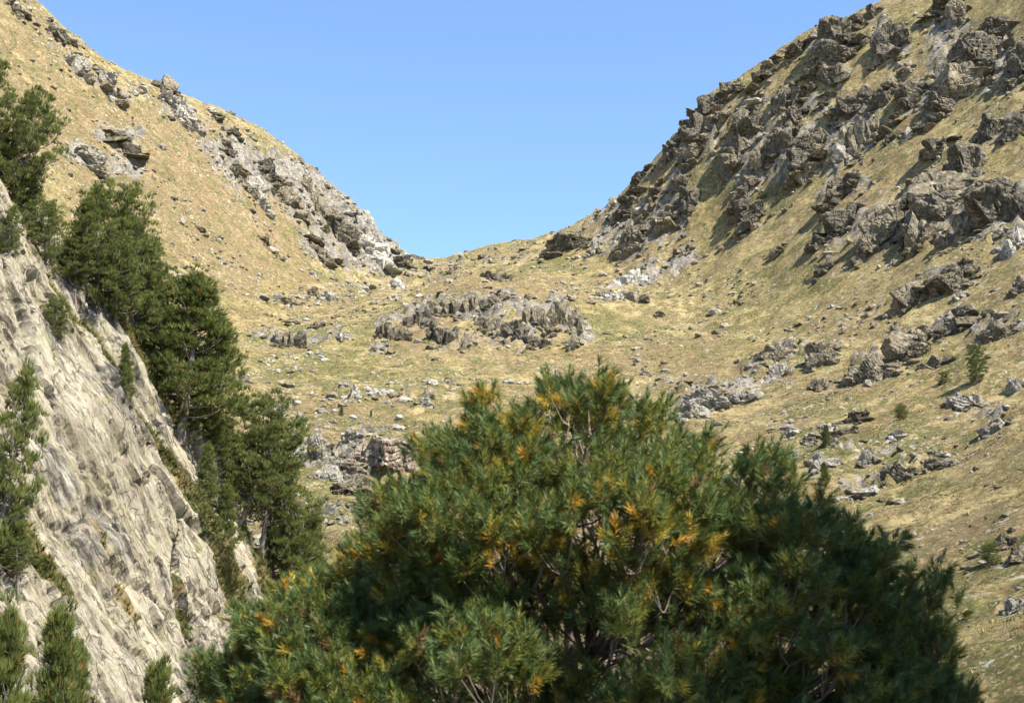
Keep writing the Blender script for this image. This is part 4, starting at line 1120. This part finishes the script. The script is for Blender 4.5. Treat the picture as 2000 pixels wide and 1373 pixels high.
def tuft_needles(base, axis, length, r, count, nlen):
    """needles of many shoots: base (n,3), unit axis (n,3); returns (n,count,3,3)"""
    n_ = len(base)
    s = r.random((n_, count)) ** 0.7
    ref = np.where(np.abs(axis[:, 2:3]) > 0.9, np.array([[1.0, 0, 0]]), np.array([[0, 0, 1.0]]))
    u = np.cross(axis, ref); u /= np.linalg.norm(u, axis=1, keepdims=True); w = np.cross(axis, u)
    an = r.uniform(0, 6.28, (n_, count))
    open_ = np.radians(68 - 50 * s ** 1.5 + r.normal(0, 8, (n_, count)))          # needles at the tip close up
    rad = np.cos(an)[..., None] * u[:, None] + np.sin(an)[..., None] * w[:, None]
    d = axis[:, None] * np.cos(open_)[..., None] + rad * np.sin(open_)[..., None]
    b = base[:, None] + axis[:, None] * (s * length[:, None])[..., None] + rad * 0.004
    L = nlen * r.uniform(0.75, 1.15, (n_, count))[..., None]
    side = np.cross(d, rad + 0.3 * r.normal(size=d.shape)); side /= np.linalg.norm(side, axis=2, keepdims=True) + 1e-9
    wdt = 0.0030
    bend = np.array([0, 0, -0.06]) * L
    return np.stack([b - side * wdt, b + side * wdt, b + d * L + bend], 2), s

YX, _, YZ = at(1000, 900, TREE_D)
GREENS = np.array([[0.074, 0.102, 0.028], [0.106, 0.140, 0.044], [0.145, 0.182, 0.066], [0.165, 0.166, 0.034]])
YELLOWS = np.array([[0.34, 0.27, 0.040], [0.46, 0.27, 0.035], [0.46, 0.35, 0.06], [0.27, 0.25, 0.05]])
for k in range(len(cent)):
    mine = np.nonzero(own == k)[0]
    if not len(mine): continue
    c = cent[k]
    wood = Wood()
    f0 = fz(np.array([c[2] - 0.45 * np.linalg.norm(c[:2] - R0[:2]) - 0.25]))[0]
    p0 = spine(f0)
    hub = p0 + (c - p0) * 0.70 + np.array([0, 0, -0.10])
    s = np.linspace(0, 1, 7)[:, None]
    limb = p0 * (1 - s) ** 2 + 2 * (p0 * 0.45 + hub * 0.55 + np.array([0, 0, -0.22])) * s * (1 - s) + hub * s ** 2 + tr.normal(0, 0.02, (7, 3)) * s
    wood.add(limb - R0, np.linspace(0.034, 0.015, 7), 7)
    base_l, axis_l, len_l, col_l = [], [], [], []
    for hi in mine:
        head = tips[hi]; rad = rads[hi]
        a0 = limb[int(tr.uniform(0.5, 1.0) * 6)]
        outd = head - np.array([tree_x, tree_y, head[2] - 0.5]); outd = outd / (np.linalg.norm(outd) + 1e-6)
        hd = outd * np.array([0.5, 0.5, 0.35]) + np.array([0, 0, 0.75]); hd /= np.linalg.norm(hd)
        hb = head - hd * (rad * 0.6 + 0.16)
        s5 = np.linspace(0, 1, 6)[:, None]
        m1 = a0 * 0.4 + hb * 0.6 + np.array([0, 0, -0.09]) + tr.normal(0, 0.05, 3)
        wood.add(a0 * (1 - s5) ** 2 + 2 * m1 * s5 * (1 - s5) + hb * s5 ** 2 - R0, np.linspace(0.010, 0.006, 6), 4)
        yel = 0.62 * noise2(np.array([head[0] * 1.6 + 3]), np.array([head[2] * 1.6]), 93)[0] + 0.50 * math.exp(-((head[0] - YX) / 0.95) ** 2 - ((head[2] - YZ) / 0.75) ** 2) - 0.12 + 0.08 * tr.normal()
        for q in range(4 if rad > 0.11 else 3):
            dv = tr.normal(size=3); dv[2] = abs(dv[2]) * 0.8 - 0.15; dv /= np.linalg.norm(dv)
            tip = head + dv * rad * np.array([1, 1, 0.8]) - (0 if rad > 0.11 else 0.04)
            gd = hd + dv * 0.55 + tr.normal(0, 0.2, 3) + np.array([0, 0, 0.25]); gd /= np.linalg.norm(gd)
            blen = tr.uniform(0.16, 0.24)
            b0 = tip - gd * blen
            wood.add(np.array([hb, (hb + b0) / 2 + [0, 0, -0.01], b0 + gd * blen * 0.4]) - R0, [0.005, 0.004, 0.003], 3)
            for j in range(int(tr.integers(4, 6))):
                g = 0.35 if j == 0 else tr.uniform(-0.15, 0.5)
                sd = tr.normal(size=3); sd -= gd * (sd @ gd); sd /= np.linalg.norm(sd)
                ax_ = gd if j == 0 else gd * tr.uniform(0.5, 0.9) + sd * 0.8 + np.array([0, 0, 0.25])
                ax_ = ax_ / np.linalg.norm(ax_)
                ln = tr.uniform(0.12, 0.18) if j == 0 else tr.uniform(0.09, 0.14)
                base_l.append(b0 + gd * (blen * g) + (0 if j == 0 else ax_ * 0.02)); axis_l.append(ax_); len_l.append(ln)
                if j > 1 and yel > 0.16 and tr.random() < 0.55: cc = YELLOWS[tr.integers(0, 4)] * tr.uniform(0.8, 1.1)
                elif j > 1 and tr.random() < 0.05: cc = YELLOWS[tr.integers(0, 4)] * 0.9
                elif j > 1 and tr.random() < 0.06: cc = np.array([0.22, 0.13, 0.055])
                else: cc = GREENS[tr.integers(0, 4)] * tr.uniform(0.8, 1.2)
                col_l.append(cc)
    B = np.array(base_l); X = np.array(axis_l); Ln = np.array(len_l); Cc = np.array(col_l)
    NC = 66
    tri, along = tuft_needles(B - R0, X, Ln, tr, NC, 0.060)
    v = tri.reshape(-1, 3)
    nm = mesh_from("needles", v, tris=np.arange(len(v), dtype=np.int32).reshape(-1, 3))
    jit = tr.uniform(0.8, 1.2, (len(B), NC, 1))
    tipw = (along ** 1.5)[..., None]                     # last season's needles at the shoot's end are bluer, the old ones yellower
    grn = (Cc[:, 1] > Cc[:, 0])[:, None, None]
    cc = Cc[:, None] * np.where(grn, np.array([1.12, 1.0, 0.7]) * (1 - tipw) + np.array([0.92, 1.06, 1.12]) * tipw, 1.0) * jit
    add_color(nm, "tint", np.repeat(cc.reshape(-1, 3), 3, 0))
    br = link("branch", wood.mesh("branch"), M['bark_near'], pine_root)
    link("needles", nm, M['needles'], br)
# a taller neighbour just beyond the right of the picture keeps the lower right of the crown in its shade
pine(np.array([8.0, 4.7, height(8.0, 4.7)[0] - 0.1]), 12.6, 'wide', 0, 0.4, "tall shady pine standing beyond the right edge of the picture", "pines near the camera", 0.85)
